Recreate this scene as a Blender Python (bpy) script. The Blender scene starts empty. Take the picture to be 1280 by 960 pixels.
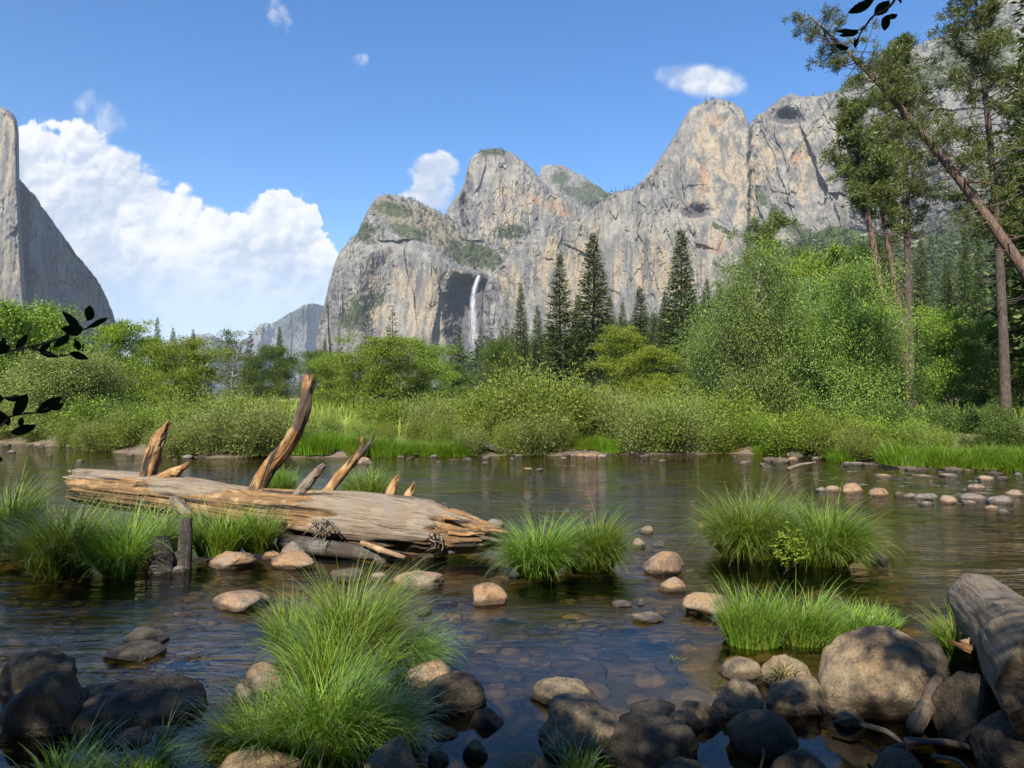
import bpy, math, random
import numpy as np
R = math.radians
S = bpy.context.scene
COL = S.collection
# ------------------------------------------------------------------ camera
FPX, EYE, HZ = 900.0, 2.2, 492.0          # focal length and horizon row of the 1280x960 photograph
PITCH = math.atan((HZ - 480) / FPX)
cd = bpy.data.cameras.new('camera'); cam = bpy.data.objects.new('camera', cd); COL.objects.link(cam)
cam.location = (0, 0, EYE); cam.rotation_euler = (math.pi / 2 + PITCH, 0, 0)
cd.sensor_width = 36; cd.lens = FPX / 1280 * 36; cd.clip_start = 0.05; cd.clip_end = 60000
S.camera = cam
# ------------------------------------------------------------------ sun, exposure
SUN_EL, SUN_AZ = R(43), R(17)             # azimuth: degrees to the left of straight behind the camera
TS = np.array([-math.sin(SUN_AZ) * math.cos(SUN_EL), -math.cos(SUN_AZ) * math.cos(SUN_EL), math.sin(SUN_EL)])
sd = bpy.data.lights.new('sun', 'SUN'); sun = bpy.data.objects.new('sun', sd); COL.objects.link(sun)
sd.energy = 5.0; sd.angle = R(0.53); sd.color = (1.0, 0.93, 0.82)
from mathutils import Vector
sun.rotation_euler = Vector(TS.tolist()).to_track_quat('Z', 'Y').to_euler()
S.view_settings.view_transform = 'Standard'; S.view_settings.look = 'None'
S.view_settings.exposure = 1.2; S.view_settings.gamma = 1.0; S.view_settings.use_curve_mapping = False
c = S.cycles
c.max_bounces = 7; c.diffuse_bounces = 3; c.glossy_bounces = 3; c.transmission_bounces = 4; c.transparent_max_bounces = 12; c.volume_bounces = 0
c.caustics_reflective = False; c.caustics_refractive = False; c.use_denoising = True
# ------------------------------------------------------------------ node helpers
class NT:
    def __init__(s, tree): s.t = tree
    def n(s, typ, ins=None, **props):
        nd = s.t.nodes.new(typ)
        for k, v in props.items(): setattr(nd, k, v)
        for k, v in (ins or {}).items():
            sk = nd.inputs[k]
            if isinstance(v, bpy.types.NodeSocket): s.t.links.new(v, sk)
            else: sk.default_value = v
        return nd
    def m(s, op, a, b=0.0, c=0.0, clamp=False):
        nd = s.n('ShaderNodeMath', {0: a, 1: b, 2: c}, operation=op, use_clamp=clamp); return nd.outputs[0]
    def vm(s, op, a, b=(0, 0, 0)):
        nd = s.n('ShaderNodeVectorMath', {0: a, 1: b}, operation=op); return nd.outputs[0]
    def mix(s, f, a, b, blend='MIX'):
        nd = s.n('ShaderNodeMix', None, data_type='RGBA', blend_type=blend)
        for k, v in ((0, f), (6, a), (7, b)):
            sk = nd.inputs[k]
            if isinstance(v, bpy.types.NodeSocket): s.t.links.new(v, sk)
            else: sk.default_value = v if k == 0 else (*v, 1) if len(v) == 3 else v
        return nd.outputs[2]
    def ss(s, x, lo, hi, a=0.0, b=1.0):  # smoothstep
        nd = s.n('ShaderNodeMapRange', {0: x, 1: lo, 2: hi, 3: a, 4: b}, interpolation_type='SMOOTHSTEP'); return nd.outputs[0]
    def noise(s, vec, scale, detail=4, rough=0.55, dist=0.0):
        nd = s.n('ShaderNodeTexNoise', {'Vector': vec, 'Scale': scale, 'Detail': detail, 'Roughness': rough, 'Distortion': dist}); return nd.outputs['Fac']
    def vor(s, vec, scale, feature='F1', out='Distance', rnd=1.0):
        nd = s.n('ShaderNodeTexVoronoi', {'Vector': vec, 'Scale': scale, 'Randomness': rnd}, feature=feature); return nd.outputs[out]
    def attr(s, name, out='Fac'): return s.n('ShaderNodeAttribute', attribute_name=name).outputs[out]
    def link(s, a, b): s.t.links.new(a, b)
def new_mat(name):
    m = bpy.data.materials.new(name); m.use_nodes = True; m.node_tree.nodes.clear()
    k = NT(m.node_tree); out = k.n('ShaderNodeOutputMaterial'); return m, k, out
# ------------------------------------------------------------------ sky and clouds (by direction, all round the scene)
W = bpy.data.worlds.new('World'); S.world = W; W.use_nodes = True; W.node_tree.nodes.clear()
k = NT(W.node_tree)
SKY = 0.072
sky = k.n('ShaderNodeTexSky', sky_type='NISHITA', sun_disc=False, sun_elevation=SUN_EL,
          sun_rotation=math.atan2(TS[0], TS[1]), altitude=1200, air_density=1.15, dust_density=0.3, ozone_density=2.6)
gen = k.n('ShaderNodeTexCoord').outputs['Generated']
sep = k.n('ShaderNodeSeparateXYZ', {0: gen})
yy = k.m('MAXIMUM', sep.outputs[1], 0.02)
U = k.m('DIVIDE', sep.outputs[0], yy); V = k.m('DIVIDE', sep.outputs[2], yy)
front = k.m('GREATER_THAN', sep.outputs[1], 0.05)
uv = k.n('ShaderNodeCombineXYZ', {0: U, 1: V, 2: 0.0}).outputs[0]
pu = lambda px: (px - 640) / FPX
pv = lambda py: (HZ - py) / FPX
# bulgy cumulus noise: voronoi lobes over fractal noise
warp = k.vm('SCALE', k.n('ShaderNodeTexNoise', {'Vector': uv, 'Scale': 16, 'Detail': 8, 'Roughness': .66}).outputs['Color'])
warp.node.inputs['Scale'].default_value = 0.05
uvw = k.vm('ADD', uv, warp)
def puff(vec):
    a = k.noise(vec, 10, 10, .64)
    b = k.m('SUBTRACT', 1.0, k.vor(vec, 17, 'F1'))
    c_ = k.m('SUBTRACT', 1.0, k.vor(vec, 44, 'F1'))
    return k.m('ADD', k.m('MULTIPLY', a, .54), k.m('ADD', k.m('MULTIPLY', b, .26), k.m('ADD', k.m('MULTIPLY', c_, .20), k.m('MULTIPLY', k.noise(vec, 70, 6, .65), .14))))
pf = puff(uvw)
pf2 = puff(k.vm('ADD', uvw, (-0.004, 0.008, 0)))
relief_sh = k.m('MULTIPLY', k.m('SUBTRACT', pf, pf2), 2.6)
# top edge of the big bank, by azimuth
fc = k.n('ShaderNodeFloatCurve', {'Value': k.m('MULTIPLY', k.m('SUBTRACT', U, pu(-300)), 1 / (pu(460) - pu(-300)))})
cv = fc.mapping.curves[0]
tops = [(-300, 230), (-200, 170), (-100, 120), (0, 140), (40, 150), (80, 145), (105, 142), (150, 178), (190, 208), (230, 233), (262, 252), (300, 256), (330, 238), (355, 234), (385, 250), (405, 276), (418, 300), (427, 340), (440, 460), (460, 600)]
pts = [((px + 300) / 760, (600 - py) / 600) for px, py in tops]
cv.points[0].location = pts[0]; cv.points[1].location = pts[-1]
for p in pts[1:-1]: cv.points.new(*p)
fc.mapping.update()
topv = k.m('DIVIDE', k.m('SUBTRACT', k.m('MULTIPLY', fc.outputs[0], 600), 600 - HZ), FPX)
hollow0 = k.noise(uv, 5.0, 4, .55)
dbig = k.m('ADD', k.m('SUBTRACT', topv, V), k.m('MULTIPLY', k.m('SUBTRACT', pf, .60), .15))
mbig = k.ss(dbig, 0.0, k.m('ADD', .006, k.m('MULTIPLY', k.ss(hollow0, .45, .7), .03)))
def blob(px, py, rx, ry, rot=0.0, amp=3.0, soft=.8):
    du = k.m('SUBTRACT', U, pu(px)); dv = k.m('SUBTRACT', V, pv(py))
    c0, s0 = math.cos(rot), math.sin(rot)
    a = k.m('DIVIDE', k.m('ADD', k.m('MULTIPLY', du, c0), k.m('MULTIPLY', dv, s0)), rx / FPX)
    b = k.m('DIVIDE', k.m('SUBTRACT', k.m('MULTIPLY', dv, c0), k.m('MULTIPLY', du, s0)), ry / FPX)
    d = k.m('SUBTRACT', 1.0, k.m('ADD', k.m('MULTIPLY', a, a), k.m('MULTIPLY', b, b)))
    d = k.m('ADD', d, k.m('MULTIPLY', k.m('SUBTRACT', pf, .57), amp))
    return k.ss(d, 0.0, soft)
small = None
for args in [(880, 99, 62, 25, -.12, 1.3, 1.0), (545, 213, 34, 24, 0.1, 4.5, .7), (527, 246, 34, 18, 0.1, 4.5, .9), (556, 232, 18, 36, 0, 5, 1.2),
             (448, 75, 15, 14, .3, 9, 2.6), (346, 10, 14, 24, .2, 9, 2.8), (122, 160, 32, 36, -.3, 6, 2.2), (104, 128, 14, 22, -.4, 6, 2.5)]:
    b_ = blob(*args)
    b_ = k.m('MULTIPLY', b_, .8 if args[0] in (122, 104, 556, 346, 448) else .97)
    small = b_ if small is None else k.m('MAXIMUM', small, b_)
mask = k.m('MULTIPLY', k.m('MAXIMUM', mbig, small), front)
# cloud brightness: lit billows above, greyer hollows and base
hollow = k.noise(k.vm('ADD', uv, (3.1, 1.7, 0)), 6.5, 5, .55)
lit = k.m('ADD', k.m('ADD', .52, relief_sh), k.m('MULTIPLY', k.m('SUBTRACT', hollow, .47), 2.5), clamp=False)
lit = k.ss(lit, .15, 1.05)
lowv = k.ss(V, pv(420), pv(300))
lit = k.m('MULTIPLY', lit, k.m('ADD', .38, k.m('MULTIPLY', lowv, .62)))
ccol = k.mix(lit, (.245, .285, .35), (.475, .47, .46))
thin = k.m('MULTIPLY', mask, k.m('ADD', .62, k.m('MULTIPLY', lowv, .36)))
skyc = k.mix(1.0, sky.outputs[0], (SKY, SKY, SKY), 'MULTIPLY')
hsv = k.n('ShaderNodeHueSaturation', {'Color': skyc, 'Hue': .506, 'Saturation': 1.38, 'Value': 1.12})
fin = k.mix(thin, hsv.outputs[0], ccol)
bg = k.n('ShaderNodeBackground', {'Color': fin, 'Strength': 1.0})
k.link(bg.outputs[0], k.n('ShaderNodeOutputWorld').inputs[0])
# ------------------------------------------------------------------ geometry helpers
CP, SP = math.cos(PITCH), math.sin(PITCH)
def ray(px, py):
    px = np.asarray(px, float); py = np.asarray(py, float)
    a = (px - 640) / FPX; b = (480 - py) / FPX
    d = np.stack(np.broadcast_arrays(a, CP - b * SP, SP + b * CP), -1)
    return d / d[..., 1:2]
def at(px, py, Y):
    d = ray(px, py); return d * np.asarray(Y, float)[..., None] + np.array([0, 0, EYE])
def on(px, py, z=0.0):
    d = ray(px, py); t = (z - EYE) / d[..., 2]; return d * t[..., None] + np.array([0, 0, EYE])
def _hash(x, y, z, seed):
    with np.errstate(over='ignore'):
        h = (x.astype(np.uint32) * np.uint32(374761393) + y.astype(np.uint32) * np.uint32(668265263)
             + z.astype(np.uint32) * np.uint32(2246822519) + np.uint32(seed * 3266489917 & 0xffffffff))
        h = (h ^ (h >> np.uint32(13))) * np.uint32(1274126177)
        h = (h ^ (h >> np.uint32(16))) * np.uint32(2654435761)
        h = h ^ (h >> np.uint32(15))
    return h.astype(np.float64) / 2147483648.0 - 1.0
def vnoise(p, seed=0):
    i = np.floor(p).astype(np.int64); f = p - i
    u = f * f * f * (f * (f * 6 - 15) + 10); r = 0
    for dx in (0, 1):
        wx = u[..., 0] if dx else 1 - u[..., 0]
        for dy in (0, 1):
            wy = u[..., 1] if dy else 1 - u[..., 1]
            for dz in (0, 1):
                wz = u[..., 2] if dz else 1 - u[..., 2]
                r = r + wx * wy * wz * _hash(i[..., 0] + dx, i[..., 1] + dy, i[..., 2] + dz, seed)
    return r
def fbm(p, octv=5, gain=.5, seed=0):
    a, s, t = 1.0, 0, 0
    for o in range(octv):
        s = s + a * vnoise(p * 2.03 ** o + o * 17.3, seed + o); t += a; a *= gain
    return s / t
def ridged(p, octv=4, gain=.5, seed=0):
    a, s, t = 1.0, 0, 0
    for o in range(octv):
        s = s + a * (1 - np.abs(vnoise(p * 2.07 ** o + o * 9.1, seed + o)) * 2); t += a; a *= gain
    return s / t
def sstep(x, a, b):
    t = np.clip((x - a) / (b - a), 0, 1); return t * t * (3 - 2 * t)
class MB:
    """collects vertices and faces (numpy) and links them as one mesh object"""
    def __init__(s): s.v = []; s.f = []; s.n = 0; s.a = []
    def add(s, V, F, tint=None):
        V = np.asarray(V, float).reshape(-1, 3); s.v.append(V)
        for q in (F if isinstance(F, list) else [F]):
            q = np.asarray(q, np.int64)
            if len(q):
                s.f.append(q + s.n)
                t = np.zeros(len(q)) if tint is None else (np.asarray(tint, float) if np.ndim(tint) else np.full(len(q), float(tint)))
                s.a.append(t)
        s.n += len(V); return s
    def mesh(s, name, mat, smooth=False, vattr=None, tint=False):
        me = bpy.data.meshes.new(name); V = np.concatenate(s.v)
        me.vertices.add(len(V)); me.vertices.foreach_set('co', V.astype(np.float32).ravel())
        idx = np.concatenate([q.ravel() for q in s.f]).astype(np.int32)
        tot = np.concatenate([np.full(len(q), q.shape[1], np.int32) for q in s.f])
        st = np.concatenate([[0], np.cumsum(tot)[:-1]]).astype(np.int32)
        me.loops.add(len(idx)); me.loops.foreach_set('vertex_index', idx)
        me.polygons.add(len(tot)); me.polygons.foreach_set('loop_start', st); me.polygons.foreach_set('loop_total', tot)
        if smooth: me.polygons.foreach_set('use_smooth', np.ones(len(tot), bool))
        me.update(calc_edges=True)
        if tint:
            at_ = me.attributes.new('tint', 'FLOAT', 'FACE'); at_.data.foreach_set('value', np.concatenate(s.a).astype(np.float32))
        for nm, arr in (vattr or {}).items():
            at_ = me.attributes.new(nm, 'FLOAT', 'POINT'); at_.data.foreach_set('value', np.asarray(arr, np.float32).ravel())
        me.materials.append(mat); return me
    def build(s, name, mat, parent=None, loc=None, **kw):
        o = bpy.data.objects.new(name, s.mesh(name, mat, **kw)); COL.objects.link(o)
        if parent: o.parent = parent
        if loc is not None: o.location = loc
        return o
def tag(o, label, cat, group=None):
    o['label'] = label; o['category'] = cat
    if group: o['group'] = group
    return o
def struct(o): o['kind'] = 'structure'; return o
def stuff(o, label=None, cat=None):
    o['kind'] = 'stuff'
    if label: o['label'] = label; o['category'] = cat
    return o
def empty(name, loc=(0, 0, 0)):
    o = bpy.data.objects.new(name, None); COL.objects.link(o); o.location = tuple(float(q) for q in loc); o.empty_display_size = .2; return o
def dup(root, name=None):
    r = root.copy(); COL.objects.link(r)
    for ch in root.children:
        cc = ch.copy(); COL.objects.link(cc); cc.parent = r
    return r
def unit(v): return v / np.maximum(np.linalg.norm(v, axis=-1, keepdims=True), 1e-9)
def tube(pts, rad, seg=8, cap=True, rough=0.0, rs=0):
    pts = np.asarray(pts, float); n = len(pts); rad = np.broadcast_to(np.asarray(rad, float), (n,))
    t = unit(np.gradient(pts, axis=0)); ref = np.array([0, 0, 1.0]) if abs(t[0, 2]) < .9 else np.array([1.0, 0, 0])
    s_ = unit(np.cross(t, ref)); b = np.cross(t, s_)
    an = np.arange(seg) / seg * 2 * math.pi
    ring = s_[:, None] * np.cos(an)[None, :, None] + b[:, None] * np.sin(an)[None, :, None]
    rr = rad[:, None] * np.ones(seg)
    if rough:
        rr = rr * (1 + rough * fbm(np.stack([np.broadcast_to(np.cos(an) * 1.5, rr.shape), np.broadcast_to(np.sin(an) * 1.5, rr.shape), np.broadcast_to(np.linspace(0, n * .35, n)[:, None], rr.shape)], -1), 3, .6, rs))
    V = (pts[:, None] + ring * rr[..., None]).reshape(-1, 3)
    i = np.arange(n - 1)[:, None] * seg; j = np.arange(seg)[None]
    j2 = (j + 1) % seg
    F = [np.stack([i + j, i + j2, i + seg + j2, i + seg + j], -1).reshape(-1, 4)]
    if cap:
        V = np.concatenate([V, pts[:1], pts[-1:]]); a = np.arange(seg); a2 = (a + 1) % seg; e = (n - 1) * seg
        F.append(np.concatenate([np.stack([a2, a, np.full(seg, n * seg)], -1), np.stack([e + a, e + a2, np.full(seg, n * seg + 1)], -1)]))
    return V, F
def spline(pts, n):
    pts = np.asarray(pts, float); m = len(pts); P_ = np.concatenate([2 * pts[:1] - pts[1:2], pts, 2 * pts[-1:] - pts[-2:-1]])
    t = np.linspace(0, m - 1, n); i = np.minimum(t.astype(int), m - 2); f = (t - i)[:, None]
    a, b, c_, d = P_[i], P_[i + 1], P_[i + 2], P_[i + 3]
    return .5 * (2 * b + (c_ - a) * f + (2 * a - 5 * b + 4 * c_ - d) * f ** 2 + (3 * b - a - 3 * c_ + d) * f ** 3)
def leaves(mb, C, D, Nn, L, Wd, rng, fold=0.0):
    """diamond leaves: C base, D direction, Nn face normal, L length, Wd width"""
    D = unit(D); Sd = unit(np.cross(D, Nn)); L = np.broadcast_to(L, (len(C),))[:, None]; Wd = np.broadcast_to(Wd, (len(C),))[:, None]
    up = np.cross(Sd, D)
    mid = C + D * L * .45
    V = np.stack([C, mid + Sd * Wd * .5 + up * fold * Wd, C + D * L - up * fold * L * .6, mid - Sd * Wd * .5 + up * fold * Wd], 1).reshape(-1, 3)
    F = np.arange(len(C) * 4).reshape(-1, 4)
    mb.add(V, F, rng.random(len(C)))
def grid_faces(ny, nx):
    i = np.arange(ny - 1)[:, None] * nx + np.arange(nx - 1)[None]
    return np.stack([i, i + 1, i + nx + 1, i + nx], -1).reshape(-1, 4)
# ------------------------------------------------------------------ materials
def leaf_mat(name, c0, c1, trans=.35, gloss=.12, hue=.03, dry=None):
    m, k, out = new_mat(name)
    t = k.attr('tint'); rnd = k.n('ShaderNodeObjectInfo').outputs['Random']
    col = k.mix(k.m('POWER', k.m('MINIMUM', t, 1.0), 1.3), c0, c1)
    if dry: col = k.mix(k.m('GREATER_THAN', t, 1.2), col, dry)
    hs = k.n('ShaderNodeHueSaturation', {'Color': col, 'Hue': k.m('ADD', .5 - hue / 2, k.m('MULTIPLY', rnd, hue)), 'Value': k.m('ADD', .85, k.m('MULTIPLY', rnd, .3))})
    col = hs.outputs[0]
    d = k.n('ShaderNodeBsdfDiffuse', {'Color': col}); tr = k.n('ShaderNodeBsdfTranslucent', {'Color': k.mix(1.0, col, (1.25, 1.3, .6), 'MULTIPLY')})
    a = k.n('ShaderNodeMixShader', {0: trans, 1: d.outputs[0], 2: tr.outputs[0]})
    g = k.n('ShaderNodeBsdfGlossy', {'Color': (1, 1, 1, 1), 'Roughness': .38})
    fr = k.n('ShaderNodeFresnel', {'IOR': 1.4})
    b = k.n('ShaderNodeMixShader', {0: k.m('MULTIPLY', fr.outputs[0], gloss * 2.2), 1: a.outputs[0], 2: g.outputs[0]})
    k.link(b.outputs[0], out.inputs[0]); return m
M = {}
M['alder'] = leaf_mat('alder_leaf', (.075, .130, .016), (.225, .300, .036), .34, .08)
M['lime'] = leaf_mat('bright_leaf', (.105, .165, .014), (.250, .325, .042), .38, .08)
M['cotton'] = leaf_mat('cottonwood_leaf', (.075, .125, .026), (.205, .285, .062), .38, .14)
M['cotton2'] = leaf_mat('young_cottonwood_leaf', (.105, .175, .030), (.27, .36, .070), .42, .1)
M['oak'] = leaf_mat('dark_leaf', (.042, .075, .016), (.110, .155, .030), .32, .07)
M['willow'] = leaf_mat('willow_leaf', (.095, .140, .022), (.265, .315, .066), .32, .05)
M['greywillow'] = leaf_mat('grey_willow_leaf', (.120, .150, .042), (.250, .285, .090), .30, .05)
M['fir'] = leaf_mat('fir_needle', (.036, .060, .018), (.105, .135, .040), .18, .06)
M['pine'] = leaf_mat('pine_needle', (.045, .068, .016), (.135, .160, .038), .22, .08)
M['farfir'] = leaf_mat('far_fir_needle', (.030, .044, .020), (.075, .090, .034), .15, .03, .05)
M['grass'] = leaf_mat('grass_blade', (.075, .140, .014), (.225, .315, .038), .45, .08, dry=(.20, .155, .06))
M['reed'] = leaf_mat('reed_blade', (.085, .160, .010), (.190, .300, .024), .48, .06)
M['drygrass'] = leaf_mat('dry_blade', (.16, .13, .05), (.32, .27, .12), .3, .05)
M['twigleaf'] = leaf_mat('twig_leaf', (.012, .026, .008), (.022, .042, .012), .10, .0)
M['herb'] = leaf_mat('herb_leaf', (.13, .21, .02), (.24, .34, .035), .42, .08)
def bark_mat(name, c0, c1, sc=6.0, rough=.9):
    m, k, out = new_mat(name)
    p = k.n('ShaderNodeTexCoord').outputs['Object']
    q = k.vm('MULTIPLY', p, (1, 1, .18))
    n1 = k.noise(q, sc * 3, 5, .65); n2 = k.noise(p, sc * .5, 3)
    f = k.ss(k.m('ADD', k.m('MULTIPLY', n1, .75), k.m('MULTIPLY', n2, .25)), .36, .64)
    bs = k.n('ShaderNodeBsdfPrincipled', {'Base Color': k.mix(f, c0, c1), 'Roughness': rough})
    bp = k.n('ShaderNodeBump', {'Strength': .8, 'Distance': .03, 'Height': n1}); k.link(bp.outputs[0], bs.inputs['Normal'])
    k.link(bs.outputs[0], out.inputs[0]); return m
M['bark'] = bark_mat('grey_bark', (.05, .04, .032), (.20, .17, .14))
M['palebark'] = bark_mat('pale_bark', (.16, .14, .12), (.40, .37, .33))
M['pinebark'] = bark_mat('pine_bark', (.035, .022, .016), (.145, .088, .060), 7)
M['darkbark'] = bark_mat('dark_bark', (.022, .016, .013), (.085, .060, .046), 7)
M['stem'] = bark_mat('stem', (.05, .04, .025), (.17, .13, .08), 9)
def wood_mat(name, weathered, split, dark, smask=None, gain=1.0):
    """grain runs along local x; attribute 'split' shows the orange heartwood"""
    m, k, out = new_mat(name)
    p = k.n('ShaderNodeTexCoord').outputs['Object']
    q = k.vm('MULTIPLY', p, (.055, 1, 1))
    wob = k.vm('ADD', q, k.vm('MULTIPLY', k.n('ShaderNodeTexNoise', {'Vector': p, 'Scale': 1.6, 'Detail': 3}).outputs['Color'], (.0, .14, .14)))
    g1 = k.noise(wob, 34, 8, .74); g2 = k.noise(wob, 9, 5, .66); bl = k.noise(p, 2.3, 4, .6)
    sp = k.attr('split'); spn = k.ss(k.m('ADD', sp, k.m('MULTIPLY', k.m('SUBTRACT', bl, .5), 1.1)), .38, .62)
    w = k.mix(k.ss(g1, .30, .66), tuple(x * .50 for x in weathered), weathered); w = k.mix(k.m('MULTIPLY', k.ss(k.noise(p, 3.1, 5, .7), .48, .62), .55), w, tuple(x * y for x, y in zip(weathered, (.62, .52, .42))))
    w = k.mix(k.m('MULTIPLY', k.ss(bl, .50, .68), .55), w, (.15, .14, .13))
    o = k.mix(k.ss(g1, .34, .62), tuple(x * .45 for x in split), split)
    o = k.mix(k.m('MULTIPLY', k.ss(k.noise(p, 5, 3), .5, .72), .7), o, (.38, .26, .13))
    col = k.mix(spn, w, o)
    o_dark = k.m('MULTIPLY', k.ss(k.noise(wob, 3.2, 5, .7), .52, .64), k.m('MULTIPLY', spn, .75)); col = k.mix(o_dark, col, tuple(x * .28 for x in split))
    low = k.ss(k.m('ADD', k.attr('low'), k.m('MULTIPLY', k.m('SUBTRACT', bl, .5), .9)), .30, .75)  # underside shade painted into the wood colour as dark brown
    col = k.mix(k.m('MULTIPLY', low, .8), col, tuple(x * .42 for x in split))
    crack = k.m('MULTIPLY', k.ss(g2, .47, .40), k.m('ADD', .6, k.m('MULTIPLY', spn, .5)))
    col = k.mix(crack, col, dark)
    bs = k.n('ShaderNodeBsdfPrincipled', {'Base Color': col, 'Roughness': .85})
    h = k.m('ADD', k.m('MULTIPLY', g1, .4), k.m('MULTIPLY', g2, 1.0))
    bp = k.n('ShaderNodeBump', {'Strength': 1.0, 'Distance': .05, 'Height': h}); k.link(bp.outputs[0], bs.inputs['Normal'])
    k.link(bs.outputs[0], out.inputs[0]); return m
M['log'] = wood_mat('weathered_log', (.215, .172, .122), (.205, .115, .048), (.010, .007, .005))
M['snag'] = wood_mat('split_wood', (.10, .066, .044), (.27, .135, .045), (.022, .014, .010))
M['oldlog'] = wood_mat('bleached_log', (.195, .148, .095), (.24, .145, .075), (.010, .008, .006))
M['wetwood'] = wood_mat('wet_wood', (.05, .039, .029), (.11, .065, .032), (.008, .006, .005))
def rock_mat(name, light, warm, dark, wet_z=.045):
    m, k, out = new_mat(name)
    p = k.n('ShaderNodeTexCoord').outputs['Object']; rnd = k.n('ShaderNodeObjectInfo').outputs['Random']
    off = k.n('ShaderNodeCombineXYZ', {0: k.m('MULTIPLY', rnd, 31.0), 1: k.m('MULTIPLY', rnd, 17.0), 2: 0.0}).outputs[0]
    q = k.vm('ADD', p, off)
    n1 = k.noise(q, 4.5, 6, .62); n2 = k.noise(q, 42, 4, .7); n3 = k.noise(q, 1.9, 4, .6)
    base = k.mix(k.ss(n3, .40, .62), light, warm)
    base = k.mix(k.m('MULTIPLY', k.ss(n1, .53, .68), .75), base, dark)
    base = k.mix(k.m('MULTIPLY', k.ss(n2, .56, .70), .45), base, tuple(x * .5 for x in dark))
    base = k.mix(k.m('MULTIPLY', k.ss(n2, .42, .30), .35), base, tuple(min(1, x * 1.35) for x in light))
    sc_ = k.vor(q, 70, 'F1', 'Color'); base = k.mix(.45, base, k.n('ShaderNodeHueSaturation', {'Color': sc_, 'Saturation': 0.0}).outputs[0], 'SOFT_LIGHT')
    li = k.m('MULTIPLY', k.ss(k.noise(k.vm('ADD', q, (5, 2, 8)), 7, 6, .75), .60, .66), .6); base = k.mix(li, base, tuple(min(1, x * 1.9) for x in light))
    st_ = k.m('MULTIPLY', k.ss(k.noise(k.vm('MULTIPLY', k.vm('ADD', q, (9, 4, 1)), (1, 1, .4)), 3.2, 6, .7), .52, .62), .6); base = k.mix(st_, base, tuple(x * .8 for x in dark))
    z = k.n('ShaderNodeSeparateXYZ', {0: k.n('ShaderNodeNewGeometry').outputs['Position']}).outputs[2]
    wet = k.ss(k.m('ADD', z, k.m('MULTIPLY', k.m('SUBTRACT', n1, .5), .07)), wet_z + .02, wet_z - .012)
    wcol = k.mix(1.0, base, (.30, .27, .22), 'MULTIPLY')
    bs = k.n('ShaderNodeBsdfPrincipled', {'Base Color': k.mix(wet, base, wcol), 'Roughness': k.m('SUBTRACT', .82, k.m('MULTIPLY', wet, .5))})
    bp = k.n('ShaderNodeBump', {'Strength': 1.0, 'Distance': .03, 'Height': k.m('ADD', k.m('MULTIPLY', k.noise(q, 120, 3, .7), .35), k.m('ADD', k.m('MULTIPLY', n2, .8), k.m('MULTIPLY', n1, 1.8)))}); k.link(bp.outputs[0], bs.inputs['Normal'])
    k.link(bs.outputs[0], out.inputs[0]); return m
M['rock'] = rock_mat('tan_rock', (.175, .138, .098), (.225, .135, .068), (.055, .045, .036))
M['greyrock'] = rock_mat('grey_rock', (.135, .122, .108), (.13, .10, .075), (.048, .044, .040))
M['darkrock'] = rock_mat('algae_rock', (.052, .042, .027), (.080, .056, .030), (.020, .017, .013), .05)
M['boulder'] = rock_mat('boulder_rock', (.165, .126, .076), (.19, .130, .068), (.05, .038, .027))
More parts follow.
